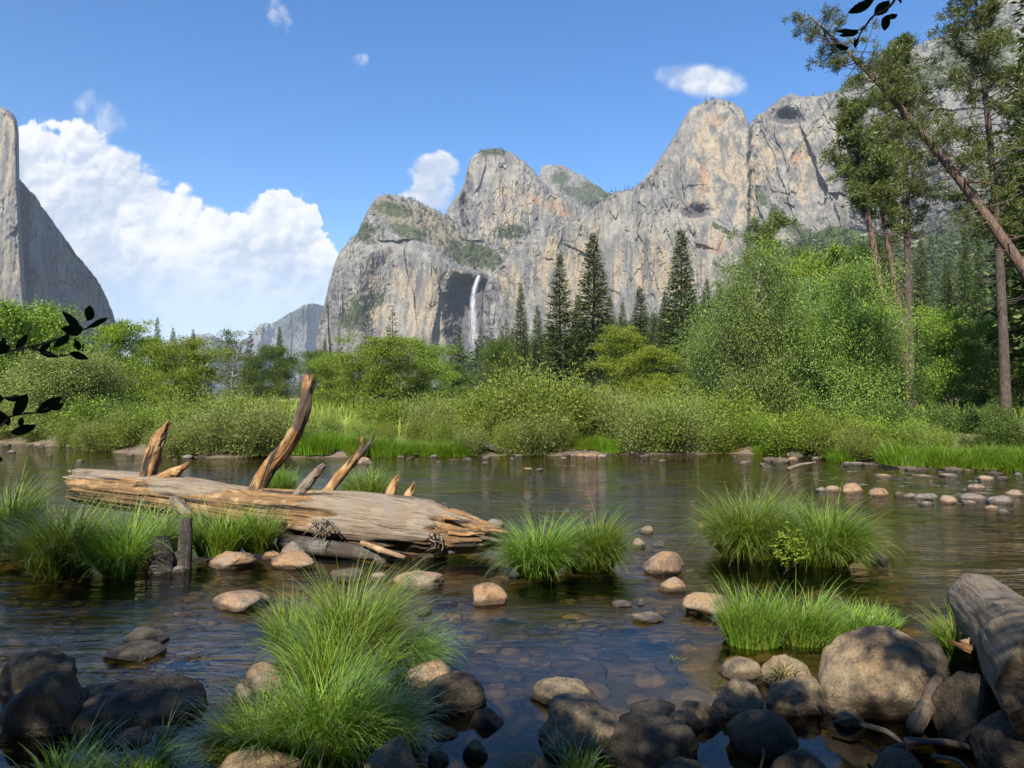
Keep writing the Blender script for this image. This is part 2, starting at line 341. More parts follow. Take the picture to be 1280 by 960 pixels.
def cliff_mat():
    m, k, out = new_mat('granite_cliff')
    p = k.n('ShaderNodeNewGeometry').outputs['Position']
    st = k.vm('MULTIPLY', p, (1, 1, .07))
    s1 = k.noise(st, .035, 6, .66, .4); s2 = k.noise(st, .14, 5, .65); bl = k.noise(p, .008, 5, .6); fine = k.noise(p, .11, 5, .72)
    sp = k.noise(k.vm('MULTIPLY', p, (1, 1, .5)), .035, 6, .7)
    grey = k.mix(k.ss(s1, .36, .62), (.082, .081, .080), (.165, .158, .144))
    grey = k.mix(k.m('MULTIPLY', k.ss(bl, .48, .64), .7), grey, (.228, .210, .174))
    warm = k.attr('warm')
    wm = k.ss(k.m('ADD', k.m('MULTIPLY', warm, .50), k.m('MULTIPLY', k.m('SUBTRACT', s1, .5), 3.2)), .22, .75)
    wcol = k.mix(k.ss(s2, .40, .62), (.265, .185, .092), (.285, .240, .165))
    col = k.mix(k.m('MULTIPLY', wm, k.m('ADD', .10, k.m('MULTIPLY', k.ss(warm, 0, .5), .62))), grey, wcol)
    rust = k.attr('rust')
    col = k.mix(k.m('MULTIPLY', k.ss(k.m('ADD', k.m('MULTIPLY', rust, .7), k.m('MULTIPLY', k.m('SUBTRACT', s2, .5), 2.0)), .3, .9), .75), col, (.25, .125, .06))
    col = k.mix(k.m('MULTIPLY', k.ss(s2, .52, .66), .6), col, (.085, .085, .090)); s4 = k.noise(k.vm('MULTIPLY', p, (1, 1, .03)), .06, 6, .7); col = k.mix(k.m('MULTIPLY', k.ss(s4, .52, .60), .62), col, (.088, .087, .088)); col = k.mix(k.m('MULTIPLY', k.ss(s4, .46, .38), .45), col, (.27, .255, .22))
    col = k.mix(k.m('MULTIPLY', k.ss(sp, .58, .66), .7), col, (.060, .057, .052))
    col = k.mix(k.m('MULTIPLY', k.ss(fine, .58, .70), .5), col, (.060, .060, .055))
    wet = k.attr('wet')
    col = k.mix(k.m('MULTIPLY', k.ss(k.m('ADD', wet, k.m('MULTIPLY', k.m('SUBTRACT', s2, .5), .9)), .35, .65), .85), col, (.055, .052, .058))
    scr = k.attr('scree')
    sv = k.ss(k.m('ADD', scr, k.m('MULTIPLY', k.m('SUBTRACT', fine, .5), 1.6)), .4, .7)
    col = k.mix(k.m('MULTIPLY', sv, .8), col, k.mix(fine, (.085, .075, .052), (.19, .155, .105)))
    vg = k.attr('veg')
    vv = k.ss(k.m('ADD', vg, k.m('MULTIPLY', k.m('SUBTRACT', k.noise(p, .085, 6, .8), .5), 5.0)), .45, .8)
    vc = k.mix(k.noise(p, .09, 4, .7), (.012, .022, .009), (.062, .070, .026))
    col = k.mix(vv, col, vc)
    bs = k.n('ShaderNodeBsdfPrincipled', {'Base Color': col, 'Roughness': .92, 'Specular IOR Level': .2})
    h = k.m('ADD', k.m('MULTIPLY', s2, .6), k.m('ADD', k.m('MULTIPLY', sp, .9), k.m('MULTIPLY', fine, .5)))
    bp = k.n('ShaderNodeBump', {'Strength': .8, 'Distance': 5.0, 'Height': h}); k.link(bp.outputs[0], bs.inputs['Normal'])
    k.link(bs.outputs[0], out.inputs[0]); return m
M['cliff'] = cliff_mat()
def ground_mat():
    m, k, out = new_mat('ground')
    p = k.n('ShaderNodeNewGeometry').outputs['Position']
    z = k.n('ShaderNodeSeparateXYZ', {0: p}).outputs[2]
    y = k.n('ShaderNodeSeparateXYZ', {0: p}).outputs[1]
    n1 = k.noise(p, .9, 5, .6); n2 = k.noise(p, 7, 5, .65); n3 = k.noise(p, 26, 4, .7)
    cell = k.vor(k.vm('ADD', p, k.vm('SCALE', k.n('ShaderNodeTexNoise', {'Vector': p, 'Scale': 3.0}).outputs['Color'])), 3.6, 'F1', 'Color')
    cb = k.n('ShaderNodeSeparateXYZ', {0: cell}).outputs[0]
    bed = k.mix(cb, (.070, .052, .026), (.21, .15, .072))
    bed = k.mix(k.ss(n1, .42, .62), bed, (.085, .075, .030))
    bed = k.mix(k.m('MULTIPLY', k.ss(n2, .5, .66), .6), bed, (.045, .038, .022))
    soil = k.mix(n2, (.06, .045, .03), (.17, .13, .09))
    bed = k.mix(k.ss(z, -.04, .03), bed, soil)
    mea = k.mix(n1, (.05, .08, .02), (.15, .14, .06))
    mea = k.mix(k.ss(y, 60, 105), mea, k.mix(k.noise(p, .05, 4), (.24, .19, .10), (.30, .25, .14)))
    mea = k.mix(k.ss(y, 140, 190), mea, (.06, .06, .03))
    col = k.mix(k.ss(k.m('MULTIPLY', k.ss(y, 18, 26), z), .25, .6), bed, mea)
    bs = k.n('ShaderNodeBsdfPrincipled', {'Base Color': col, 'Roughness': .9})
    bp = k.n('ShaderNodeBump', {'Strength': .6, 'Distance': .04, 'Height': k.m('ADD', n2, k.m('MULTIPLY', n3, .5))}); k.link(bp.outputs[0], bs.inputs['Normal'])
    k.link(bs.outputs[0], out.inputs[0]); return m
M['ground'] = ground_mat()
def water_mat():
    m, k, out = new_mat('river_water')
    p = k.n('ShaderNodeNewGeometry').outputs['Position']
    sp = k.n('ShaderNodeSeparateXYZ', {0: p})
    # calm pools behind the near stones, rippled current further out
    calm = k.ss(k.m('ADD', sp.outputs[1], k.m('MULTIPLY', k.m('SUBTRACT', k.noise(p, .6, 2), .5), 2.4)), 5.6, 8.2)
    left = k.ss(sp.outputs[0], -.3, -1.6)
    act = k.m('MAXIMUM', calm, k.m('MULTIPLY', left, k.ss(sp.outputs[1], 4.2, 5.4)))
    q = k.vm('MULTIPLY', p, (.42, 1.3, 1))
    w1 = k.noise(q, 3.4, 4, .55, .8); w2 = k.noise(q, 11, 3, .55, .8); w3 = k.noise(q, .8, 2, .5)
    patch = k.ss(k.noise(k.vm('MULTIPLY', p, (.35, 1, 1)), .5, 3, .6), .38, .62)
    h = k.m('ADD', k.m('MULTIPLY', w1, .62), k.m('ADD', k.m('MULTIPLY', w2, k.m('ADD', .10, k.m('MULTIPLY', patch, .14))), k.m('MULTIPLY', w3, .6)))
    h = k.m('MULTIPLY', h, k.m('ADD', .035, k.m('MULTIPLY', act, k.m('ADD', .55, k.m('MULTIPLY', patch, .45)))))
    bp = k.n('ShaderNodeBump', {'Strength': 1.0, 'Distance': .055, 'Height': h})
    fr = k.n('ShaderNodeFresnel', {'IOR': 1.333, 'Normal': bp.outputs[0]})
    t = k.n('ShaderNodeBsdfTransparent', {'Color': (.54, .50, .33, 1)})
    g = k.n('ShaderNodeBsdfGlossy', {'Color': (1, 1, 1, 1), 'Roughness': .03, 'Normal': bp.outputs[0]})
    mx = k.n('ShaderNodeMixShader', {0: fr.outputs[0], 1: t.outputs[0], 2: g.outputs[0]})
    # broken white water in the riffle at the right
    fx = k.m('MULTIPLY', k.ss(sp.outputs[0], 5.5, 9.0), k.m('MULTIPLY', k.ss(sp.outputs[1], 13.5, 15), k.ss(sp.outputs[1], 24, 20)))
    fm = k.m('MULTIPLY', fx, k.ss(k.noise(k.vm('MULTIPLY', p, (.5, 2.2, 1)), 3.2, 6, .7), .60, .68))
    foam = k.n('ShaderNodeBsdfDiffuse', {'Color': (.7, .72, .74, 1)})
    mx2 = k.n('ShaderNodeMixShader', {0: k.m('MULTIPLY', fm, .65), 1: mx.outputs[0], 2: foam.outputs[0]})
    k.link(mx2.outputs[0], out.inputs[0]); return m
M['water'] = water_mat()
# ------------------------------------------------------------------ ground sheet, banks, river
BA = np.array([(-700, 552), (-200, 552), (0, 553), (60, 555), (120, 563), (230, 571), (400, 571), (600, 570), (700, 568), (900, 566), (950, 568), (1040, 574), (1120, 584), (1200, 588), (1290, 589), (1700, 592)], float)
BKa = (BA[:, 0] - 640) / FPX; BKy = EYE * FPX / (BA[:, 1] - HZ)
def bank_y(a): return np.interp(a, BKa, BKy)
def ground_z(x, y):
    x = np.asarray(x, float); y = np.asarray(y, float)
    a = x / np.maximum(y, 1.0); s = y - bank_y(np.clip(a, -1.3, 1.2))
    s = s + .5 * vnoise(np.stack([x * .5, y * .5, 0 * x], -1), 4)
    zf = -.42 + .42 * sstep(s, -3.0, 0) + .30 * sstep(s, -.1, .9) + .45 * sstep(s, .8, 6) + .35 * sstep(s, 4, 30)
    nb = 2.0 + 1.3 * sstep(x, .6, 2.4) + 1.4 * sstep(x, 2.2, 4.0) + .5 * vnoise(np.stack([x * .9, y * .0, 0 * x], -1), 9)
    t = nb - y
    zn = -.42 + .30 * sstep(t, -4.0, -.6) + .22 * sstep(t, -.8, .5) + .5 * sstep(t, .3, 3)
    z = np.where(y > 14, zf, zn)
    bar = np.exp(-((x + 3.3) / 1.9) ** 2 - ((y - 10.4) / 1.0) ** 2) * .47 + np.exp(-((x + .9) / .5) ** 2 - ((y - 5.4) / .8) ** 2) * .3 + np.exp(-((x - 2.4) / .75) ** 2 - ((y - 6.3) / .5) ** 2) * .33
    z = z + bar * (y < 16)
    near = np.exp(-(np.abs(y) / 60) ** 2)
    z = z + near * (.05 * fbm(np.stack([x * 1.1, y * 1.1, 0 * x], -1), 4, .6, 3) + .02 * fbm(np.stack([x * 5, y * 5, 0 * x], -1), 2, .5, 7))
    return z
gx = np.concatenate([-np.geomspace(12, 9000, 46)[::-1], np.linspace(-11.8, 11.8, 170), np.geomspace(12, 9000, 46)])
gy = np.concatenate([-np.geomspace(4, 70, 8)[::-1], np.linspace(-3.8, 13, 130), np.linspace(13.2, 36, 80), np.geomspace(36.5, 14000, 46)])
GX, GY = np.meshgrid(gx, gy)
gv = np.stack([GX, GY, ground_z(GX, GY)], -1)
struct(MB().add(gv, grid_faces(len(gy), len(gx))).build('ground', M['ground'], smooth=True))
wx = np.linspace(-170, 170, 12); wy = np.linspace(-40, 42, 8)
WX, WY = np.meshgrid(wx, wy)
struct(MB().add(np.stack([WX, WY, 0 * WX], -1), grid_faces(8, 12)).build('water', M['water']))
# ------------------------------------------------------------------ mountains
def pm(Ux, PY, lst):
    """soft union of ellipses given in photograph degrees of view (x, y, rx, ry, tilt)"""
    r = np.zeros_like(Ux)
    for x, y, rx, ry, *t in lst:
        an = R(t[0]) if t else 0.0; du, dv = Ux - x, PY - y
        a = (du * math.cos(an) + dv * math.sin(an)) / rx; b = (dv * math.cos(an) - du * math.sin(an)) / ry
        r = np.maximum(r, np.clip(1.3 - np.sqrt(a * a + b * b), 0, 1))
    return np.clip(r * 1.4, 0, 1)
def cells(x, z, seed):
    """per voronoi cell on the (x, z) plane: a random value and a randomly tilted plane"""
    ix, iz = np.floor(x).astype(np.int64), np.floor(z).astype(np.int64); b1 = np.full(x.shape, 9.0); val = np.zeros(x.shape); til = np.zeros(x.shape)
    for dx in (-1, 0, 1):
        for dz in (-1, 0, 1):
            cx, cz = ix + dx, iz + dz; o = cx * 0
            px = cx + .5 + .45 * _hash(cx, cz, o, seed); pz = cz + .5 + .45 * _hash(cx, cz, o, seed + 1)
            d = np.hypot(px - x, pz - z); near = d < b1
            val = np.where(near, _hash(cx, cz, o, seed + 2), val)
            til = np.where(near, _hash(cx, cz, o, seed + 3) * (x - px) + .7 * _hash(cx, cz, o, seed + 4) * (z - pz), til); b1 = np.where(near, d, b1)
    return val, til
def rockdisp(P, s=1.0, seed=0):
    q = P / s
    w = np.stack([vnoise(q / 60 + 7, seed + 51), vnoise(q / 60 + 31, seed + 52)], -1) * 6 + np.stack([vnoise(q / 13, seed + 53), vnoise(q / 13 + 5, seed + 54)], -1) * 1.6
    X = q[..., 0] + w[..., 0]; Z = q[..., 2] + w[..., 1]
    big = ridged(q / np.array([190, 190, 600.]), 2, .5, seed)
    med = fbm(q / np.array([60, 60, 260.]), 3, .5, seed + 11)
    v0, t0 = cells(X / 95 + .12 * Z / 420, Z / 420, seed + 58); v1, t1 = cells(X / 38 + .15 * Z / 190, Z / 190, seed + 61); v2, t2 = cells((X + .10 * Z) / 16, Z / 62, seed + 64); v3, t3 = cells((X - .15 * Z) / 7, Z / 17, seed + 67)
    fin = fbm(q / np.array([8, 8, 22.]), 3, .6, seed + 41)
    msk = sstep(fbm(q / 140 + 3, 2, .5, seed + 71), -.2, .25)           # sheer slabs next to broken ground
    return s * (-20 * big - 8 * med - 8 * v0 - 44 * t0 - (4 * v1 + 22 * t1) * (.25 + .75 * msk) - (4.5 * v2 + 9 * t2 + 2.6 * v3 + 4 * t3) * (.15 + .85 * msk) - 2.6 * fin)
def relief(name, tops, bot, Yf, du, nv, seed=0, veg=(), warm=(), wet=(), rust=(), scree=(), amp=1.0, jag=1.6, rnd=10.0, back=(70, 260, 700), vslope=.0, mat='cliff', disp=None, s=1.0):
    tops = np.array(tops, float); u = np.arange(tops[0, 0], tops[-1, 0] + du / 2, du)
    tp = np.interp(u, tops[:, 0], tops[:, 1])
    z0 = np.zeros_like(u)
    tp = tp - jag * 1.4 * fbm(np.stack([u / 9, z0 + seed, z0], -1), 5, .8, seed + 5)
    v = np.linspace(0, 1, nv)[:, None]; PY = bot + (tp - bot) * v; UU = np.broadcast_to(u, PY.shape)
    TP = np.broadcast_to(tp, PY.shape)
    wn = np.stack([UU / 14, PY / 14, UU * 0 + seed], -1); Y = Yf(UU + 4.5 * fbm(wn, 4, .6, seed + 81), PY + 4.5 * fbm(wn + 9, 4, .6, seed + 82), TP); base = at(UU, PY, Y)
    Y = Y + (disp or rockdisp)(base, s, seed) * (amp(UU, PY) if callable(amp) else amp)
    dt = PY - TP
    Y = Y + 2.2 * rnd * np.clip(1 - dt / rnd, 0, 1) ** 2 * 3
    Pn = at(UU, PY, Y)
    rows = [Pn]
    for j, d in enumerate(back):
        q = Pn[-1].copy(); Yq = q[:, 1]; q[:, 0] *= (Yq + d) / Yq; q[:, 1] = Yq + d
        q[:, 2] = q[:, 2] - (8, 70, 1e5)[j] if j < 2 else -5.0
        if j < 2: q[:, 2] = np.maximum(q[:, 2], -5)
        rows.append(q[None])
    Pn = np.concatenate(rows)
    pad = lambda A: np.concatenate([A, np.repeat(A[-1:], len(back), 0)])
    va = {nm: pad(pm(UU, PY, l)) for nm, l in (('veg', veg), ('warm', warm), ('wet', wet), ('rust', rust), ('scree', scree))}
    o = MB().add(Pn, grid_faces(*Pn.shape[:2])).build(name, M[mat], vattr=va)
    return struct(o), (UU, PY, Pn[:nv])
lin = lambda x, *pts: np.interp(x, [p[0] for p in pts], [p[1] for p in pts])
# far blue ridge up the valley
relief('far_ridge', [(230, 440), (262, 424), (290, 432), (305, 424), (318, 416), (330, 410), (342, 402), (356, 395), (368, 388), (380, 381), (390, 379), (400, 381), (420, 384), (450, 420)], 482,
       lambda u, y, t: 6600 + 5 * (470 - y) + 90 * np.abs(u - 383), .8, 70, 3, veg=[(330, 425, 55, 22, -25), (372, 395, 20, 14), (405, 392, 20, 8)], warm=[], amp=3.0, rnd=4, s=3)
relief('far_dome', [(200, 470), (222, 430), (245, 418), (262, 416), (285, 428), (310, 426), (322, 410), (330, 403), (340, 405), (352, 420), (380, 470)], 484,
       lambda u, y, t: 9800 + 5 * (470 - y), 1.0, 40, 8, amp=3.0, rnd=4, s=4)
# left wall: lit nose with a vertical corner, then the long face that turns away
ecr = relief('left_cliff_face', [(14, 210), (20, 206), (24, 222), (32, 232), (40, 240), (60, 268), (80, 297), (95, 318), (110, 334), (122, 349), (132, 368), (140, 388), (147, 412), (152, 445), (156, 480)], 492,
       lambda u, y, t: 2150 + 4.0 * (u - 24) + .6 * (492 - y) * .8 + lin(u, (24, 60), (38, 0)), .5, 330, 5, warm=[(60, 380, 25, 60), (110, 420, 20, 60), (80, 340, 20, 30)], veg=[(60, 262, 30, 5, 52), (100, 322, 30, 5, 45)], amp=1.7, rnd=3, jag=3.5)
def nose():
    yy_ = np.arange(500, 128, -1.0); re = lin(yy_, (128, -6), (133, 2), (137, 10), (143, 17), (150, 21), (165, 23.5), (240, 24.5), (300, 28), (350, 31), (420, 36), (500, 40))
    s = np.linspace(0, 1, 170)[None]
    UU = -150 + (re[:, None] + 150) * s; PY = np.broadcast_to(yy_[:, None], UU.shape)
    edge = np.clip(1 - (re[:, None] - UU) / 7, 0, 1)
    Y = 2020 + .35 * (500 - PY) + 60 * edge ** 3 + .25 * (20 - UU) * (UU < -20)
    Y = Y + rockdisp(at(UU, PY, Y), 1.2, 51) * .6 * (1 - .7 * edge ** 6) + 40 * np.clip(1 - (PY - lin(UU, (-150, 118), (-60, 122), (0, 131), (24, 150))) / 8, 0, 1)
    Pn = at(UU, PY, Y)
    bk = Pn[:, -1:].copy(); bk[..., 1] += 420; bk[..., 0] *= bk[..., 1] / Pn[:, -1:, 1]; bk[..., 0] -= 90
    Pn = np.concatenate([Pn, bk], 1)
    tp = Pn[-1:].copy(); q_ = tp[..., 1].copy(); tp[..., 1] += 500; tp[..., 0] *= tp[..., 1] / q_; tp[..., 0] -= 60
    Pn = np.concatenate([Pn, tp], 0)
    ex = lambda A: np.pad(A, ((0, 1), (0, 1)), mode='edge')
    va = {'warm': ex(pm(UU, PY, [(0, 360, 40, 90), (10, 200, 10, 70)])), 'veg': ex(np.zeros_like(UU)), 'wet': ex(np.zeros_like(UU)), 'rust': ex(np.zeros_like(UU)), 'scree': ex(np.zeros_like(UU))}  # warm mask lightens the nose, sunlight painted into the rock colour
    struct(MB().add(Pn, grid_faces(*Pn.shape[:2])).build('left_cliff_nose', M['cliff'], vattr=va))
nose()
# back peak and middle peak
relief('back_peak', [(660, 262), (670, 240), (675, 214), (679, 207), (690, 205), (700, 207), (716, 213), (730, 221), (745, 230), (760, 240), (775, 252), (800, 275)], 330,
       lambda u, y, t: 3150 + 9.0 * np.clip(250 - y, 0, 60) + 1.5 * (u - 680), .7, 130, 14, veg=[(728, 244, 34, 9, 20), (745, 238, 24, 8, 25), (700, 222, 14, 10)], amp=.8, rnd=4, jag=3)
mid = relief('middle_peak', [(545, 320), (552, 296), (556, 272), (559, 262), (566, 250), (574, 241), (580, 228), (584, 212), (588, 200), (593, 192), (602, 187), (615, 185), (626, 186), (640, 192), (655, 202), (668, 213), (676, 227), (690, 238), (712, 249), (735, 261), (752, 280), (770, 320)], 345,
       lambda u, y, t: 2560 + .9 * (345 - y) + .012 * (u - 625) ** 2 * (u > 625) * .6 + .05 * np.clip(600 - u, 0, 60) ** 2 + 55 * np.exp(-((u - 581) / 5) ** 2), .5, 320, 23,
       veg=[(615, 189, 22, 6), (640, 290, 22, 10)], warm=[(620, 290, 28, 40), (640, 255, 30, 30), (690, 255, 30, 18, 30)], rust=[(700, 262, 24, 6, 30), (668, 248, 14, 6, 40)], amp=.85, rnd=5, jag=2.4)
# left lower peak with the waterfall wall
def ylp(u, y, t):
    wall = lin(u, (395, 400), (420, 352), (455, 318), (490, 306), (520, 312), (545, 325), (575, 341), (600, 349), (640, 350))
    Y = 2000 + .55 * (480 - y) + 4.2 * np.clip(wall - y, 0, 200) + .075 * np.clip(452 - u, 0, 90) ** 2
    Y = Y + 26 * np.sin((u - 440) / 17 + (y - 400) / 60) * sstep(u, 430, 470) * (y > 300)
    alc = sstep(u + .10 * (400 - y), 550, 582) * sstep(y - .25 * np.abs(u - 590), 332, 362)
    return Y + 120 * alc
lp = relief('waterfall_peak', [(380, 482), (388, 462), (394, 436), (399, 404), (406, 378), (412, 352), (419, 328), (426, 312), (440, 298), (448, 291), (452, 280), (457, 268), (463, 257), (470, 247), (480, 242), (495, 244), (506, 247), (522, 252), (540, 259), (556, 267), (570, 275), (585, 286), (600, 296), (613, 303), (630, 310), (650, 330), (668, 350)], 484,
       ylp, .5, 480, 37, veg=[(600, 320, 36, 17, 15), (575, 318, 24, 12, 30), (640, 312, 20, 8), (455, 380, 30, 13, -20), (440, 400, 22, 14), (490, 262, 30, 10, 12), (455, 290, 14, 12, -50), (510, 290, 30, 10, 20)],
       scree=[(520, 275, 50, 20, 18), (560, 300, 34, 14, 22), (590, 318, 40, 16, 10), (480, 258, 20, 12)],
       warm=[(540, 385, 36, 50), (480, 400, 16, 34), (505, 350, 26, 26), (560, 345, 26, 12), (465, 350, 10, 30)], wet=[(584, 405, 32, 70), (603, 378, 14, 40)], amp=lambda u, y: .2 + .6 * sstep(y - lin(u, (395, 400), (420, 352), (455, 318), (490, 306), (520, 312), (545, 325), (575, 341), (600, 349), (640, 350)), -4, 26), rnd=5, jag=3.2)
# main wall on the right
def ymw(u, y, t):
    Y = lin(u, (600, 1960), (650, 1900), (700, 1850), (860, 1770), (934, 1700), (939, 1770), (1050, 1690), (1062, 1720), (1095, 1560), (1280, 1180), (1400, 1000)) + .45 * (480 - y)
    led = lin(u, (800, 236), (840, 246), (880, 272), (925, 288), (960, 300))
    Y = Y + 34 * sstep(led - y, -3, 3) * sstep(u, 800, 830) * (1 - sstep(u, 930, 960))       # slab stepping forward below the ledge
    Y = Y + 1.6 * np.clip(led - y, 0, 300) * sstep(u, 790, 840) * (1 - sstep(u, 1040, 1080)) * .5
    Y = Y + 60 * np.exp(-((u - 984) / 14) ** 2 - ((y - 146) / 8) ** 2) + 40 * np.exp(-((u - 872) / 16) ** 2 - ((y - 266) / 9) ** 2)   # caves under overhangs
    Y = Y + 3.2 * np.clip(lin(u, (1040, 118), (1100, 160), (1200, 190), (1300, 200)) - y, 0, 400) * sstep(u, 1040, 1070)              # forested shoulder lies back
    Y = Y + 45 * sstep(u, 640, 622) * sstep(y, 330, 345) - 40 * np.exp(-((u - 620) / 10) ** 2) * sstep(y, 335, 350)
    Y = Y + 26 * np.exp(-((u - 1000) / 40) ** 2) * sstep(y, 200, 260)
    d = (u - 1003) * .80 + (y - 178) * .6
    Y = Y + 9 * sstep(d, -2, 2) * (y < 250) * (u > 985) * (u < 1080)
    return Y
mw = relief('main_wall', [(604, 366), (610, 350), (620, 338), (632, 322), (642, 312), (660, 300), (690, 292), (702, 283), (717, 276), (735, 265), (752, 251), (766, 240), (790, 237), (806, 222), (822, 200), (836, 182), (846, 165), (853, 150), (862, 138), (872, 130), (885, 126), (898, 123), (915, 128), (928, 137), (935, 150), (937.5, 157), (940, 152), (947, 143), (957, 139), (966, 130), (976, 123), (988, 117), (1005, 121), (1022, 120), (1036, 116), (1048, 112), (1056, 103), (1066, 96), (1085, 88), (1102, 82), (1122, 68), (1142, 58), (1162, 50), (1186, 43), (1206, 30), (1226, 10), (1252, -10), (1300, -45), (1400, -110)], 484,
       ymw, .6, 560, 61, veg=[(975, 270, 22, 8, 50), (950, 245, 16, 6, 60), (1065, 108, 30, 7, -15), (1130, 110, 50, 30, -20), (1220, 60, 60, 50, -30), (900, 285, 16, 4, 30), (1000, 290, 26, 12, 30), (1200, 330, 90, 70), (990, 330, 60, 30)],
       warm=[(895, 200, 36, 70), (870, 250, 22, 40), (690, 330, 14, 60), (722, 320, 8, 60), (745, 310, 7, 50), (640, 360, 20, 30), (900, 300, 40, 16, 25), (985, 185, 40, 30), (960, 200, 18, 50), (800, 350, 26, 20), (1010, 220, 30, 40), (840, 335, 70, 40), (720, 350, 60, 45), (930, 230, 20, 70)],
       rust=[(893, 150, 16, 10), (903, 308, 7, 12), (885, 310, 20, 6, 20), (880, 225, 8, 26), (1000, 195, 24, 6, -30)], wet=[(984, 148, 18, 8), (868, 265, 18, 8)], amp=.68, rnd=5, jag=2.4)  # the wet mask here darkens the caves
# ------------------------------------------------------------------ forested talus slope below the main wall
def fm():
    m, k, out = new_mat('forest_floor')
    p = k.n('ShaderNodeNewGeometry').outputs['Position']
    col = k.mix(k.noise(p, .06, 5, .7), (.022, .034, .014), (.085, .095, .04))
    col = k.mix(k.ss(k.noise(p, .013, 4, .6), .60, .68), col, (.25, .24, .22))
    k.link(k.n('ShaderNodeBsdfDiffuse', {'Color': col}).outputs[0], out.inputs[0]); return m
M['floor'] = fm()
SLT = [(560, 470), (600, 452), (640, 438), (700, 420), (760, 404), (820, 396), (880, 378), (920, 356), (960, 325), (1000, 300), (1040, 282), (1080, 290), (1140, 300), (1200, 290), (1260, 262), (1330, 230), (1420, 190)]
def slopeY(u, y, t):
    f = np.clip((487 - y) / np.maximum(487 - t, 1), 0, 1)
    return 230 * (lin(u, (560, 1500), (760, 1500), (900, 1450), (1060, 1300), (1250, 950), (1420, 700)) / 230) ** (f ** .8)
sl, (sU, sY, sP) = relief('forest_slope', SLT, 487, slopeY, 3, 60, 71, amp=.35, rnd=3, mat='floor', back=(60, 200, 400), disp=lambda P, s, sd: 30 * fbm(P / 60, 4, .5, sd) * np.clip((P[..., 1:2][..., 0] - 200) / 400, .1, 1))
# ------------------------------------------------------------------ plant builders
def rdir(rng, n):
    v = rng.normal(size=(n, 3)); return unit(v)
def broadleaf(h, rx, seed, nl=16, cl=5, lv=70, ls=.16, flat=.45, top=.0, t0=.2, mats=('bark', 'alder'), spread=.32, lean=(0, 0), trunks=1, shape='round'):
    """limbs leave a tapered trunk; leaf clumps ride on the outer half of each limb"""
    rng = np.random.default_rng(seed); wood = MB(); cr = MB(); C = []; Sz = []
    for tnk in range(trunks):
        az0 = rng.random() * 6.28
        ofs = np.array([math.cos(az0), math.sin(az0), 0]) * (rx * .35 if trunks > 1 else 0)
        hh = h * (1 if tnk == 0 else rng.uniform(.7, .95))
        tp = np.array([[0, 0, -.3], [0, 0, 0], *[[lean[0] * f + ofs[0] * f + rng.normal() * .02 * h, lean[1] * f + ofs[1] * f + rng.normal() * .02 * h, hh * f] for f in (.2, .45, .7, .93)]])
        tp = spline(tp, 14); r0 = .014 * h / trunks ** .4 + .02
        wood.add(*tube(tp, np.linspace(r0, r0 * .12, 14), 7))
        for i in range(nl):
            f = t0 + (1 - t0 - .04) * ((i + rng.random()) / nl)
            idx = f * 13 * .93 + .9; i0 = min(int(idx), 12); base = tp[i0] + (tp[i0 + 1] - tp[i0]) * (idx - i0)
            g = (f - t0) / (1 - t0)
            env = {'round': math.sqrt(max(.06, 1 - (2 * g - .85) ** 2 * .85)), 'cone': 1.0 - .85 * g + .05, 'col': .75 + .35 * math.sin(g * 3) - .35 * g ** 3, 'dome': math.sqrt(max(.05, 1 - g ** 2.2))}[shape]
            ln = rx * env * rng.uniform(.5, 1.18); az = i * 2.4 + rng.random() * 1.2 + az0
            up = rng.uniform(.1, .5) + .5 * g
            e = base + np.array([math.cos(az) * ln, math.sin(az) * ln, ln * up])
            mid = (base + e) / 2 + np.array([0, 0, ln * .10]) + rng.normal(size=3) * ln * .06
            lp_ = spline([base, mid, e], 7); wood.add(*tube(lp_, np.linspace(r0 * .34 * (1 - .6 * g) + .006, .006, 7), 5, cap=False))
            for q in range(cl):
                t = rng.uniform(.35, 1.05); a = min(int(t * 6), 5); b = lp_[a] + (lp_[a + 1] - lp_[a]) * (t * 6 - a)
                o = rng.normal(size=3) * ln * np.array([.22, .22, .12]); cc = b + o
                if q % 2 == 0: wood.add(*tube(np.array([lp_[max(a - 1, 0)], (lp_[a] + cc) / 2, cc]), [.008 + .002 * h * .1, .006, .004], 4, cap=False))
                C.append(cc); Sz.append(ln * spread * rng.uniform(.6, 1.2) + .12)
    C = np.array(C); Sz = np.array(Sz); n = len(C)
    per = np.maximum((lv * (Sz / Sz.mean()) ** 1.5).astype(int), 8)
    ci = np.repeat(np.arange(n), per); N = len(ci)
    d = rng.normal(size=(N, 3)) * np.array([1, 1, flat]) * .62
    Pp = C[ci] + d * Sz[ci, None]; Pp[:, 2] = np.maximum(Pp[:, 2], .15)
    D = unit(rng.normal(size=(N, 3)) + d * .8 + np.array([0, 0, -.25])); Nn = unit(rng.normal(size=(N, 3)) * .75 + np.array([0, 0, .9]))
    leaves(cr, Pp, D, Nn, ls * rng.uniform(.65, 1.25, N), ls * .62 * rng.uniform(.7, 1.2, N), rng)
    return wood, cr, mats
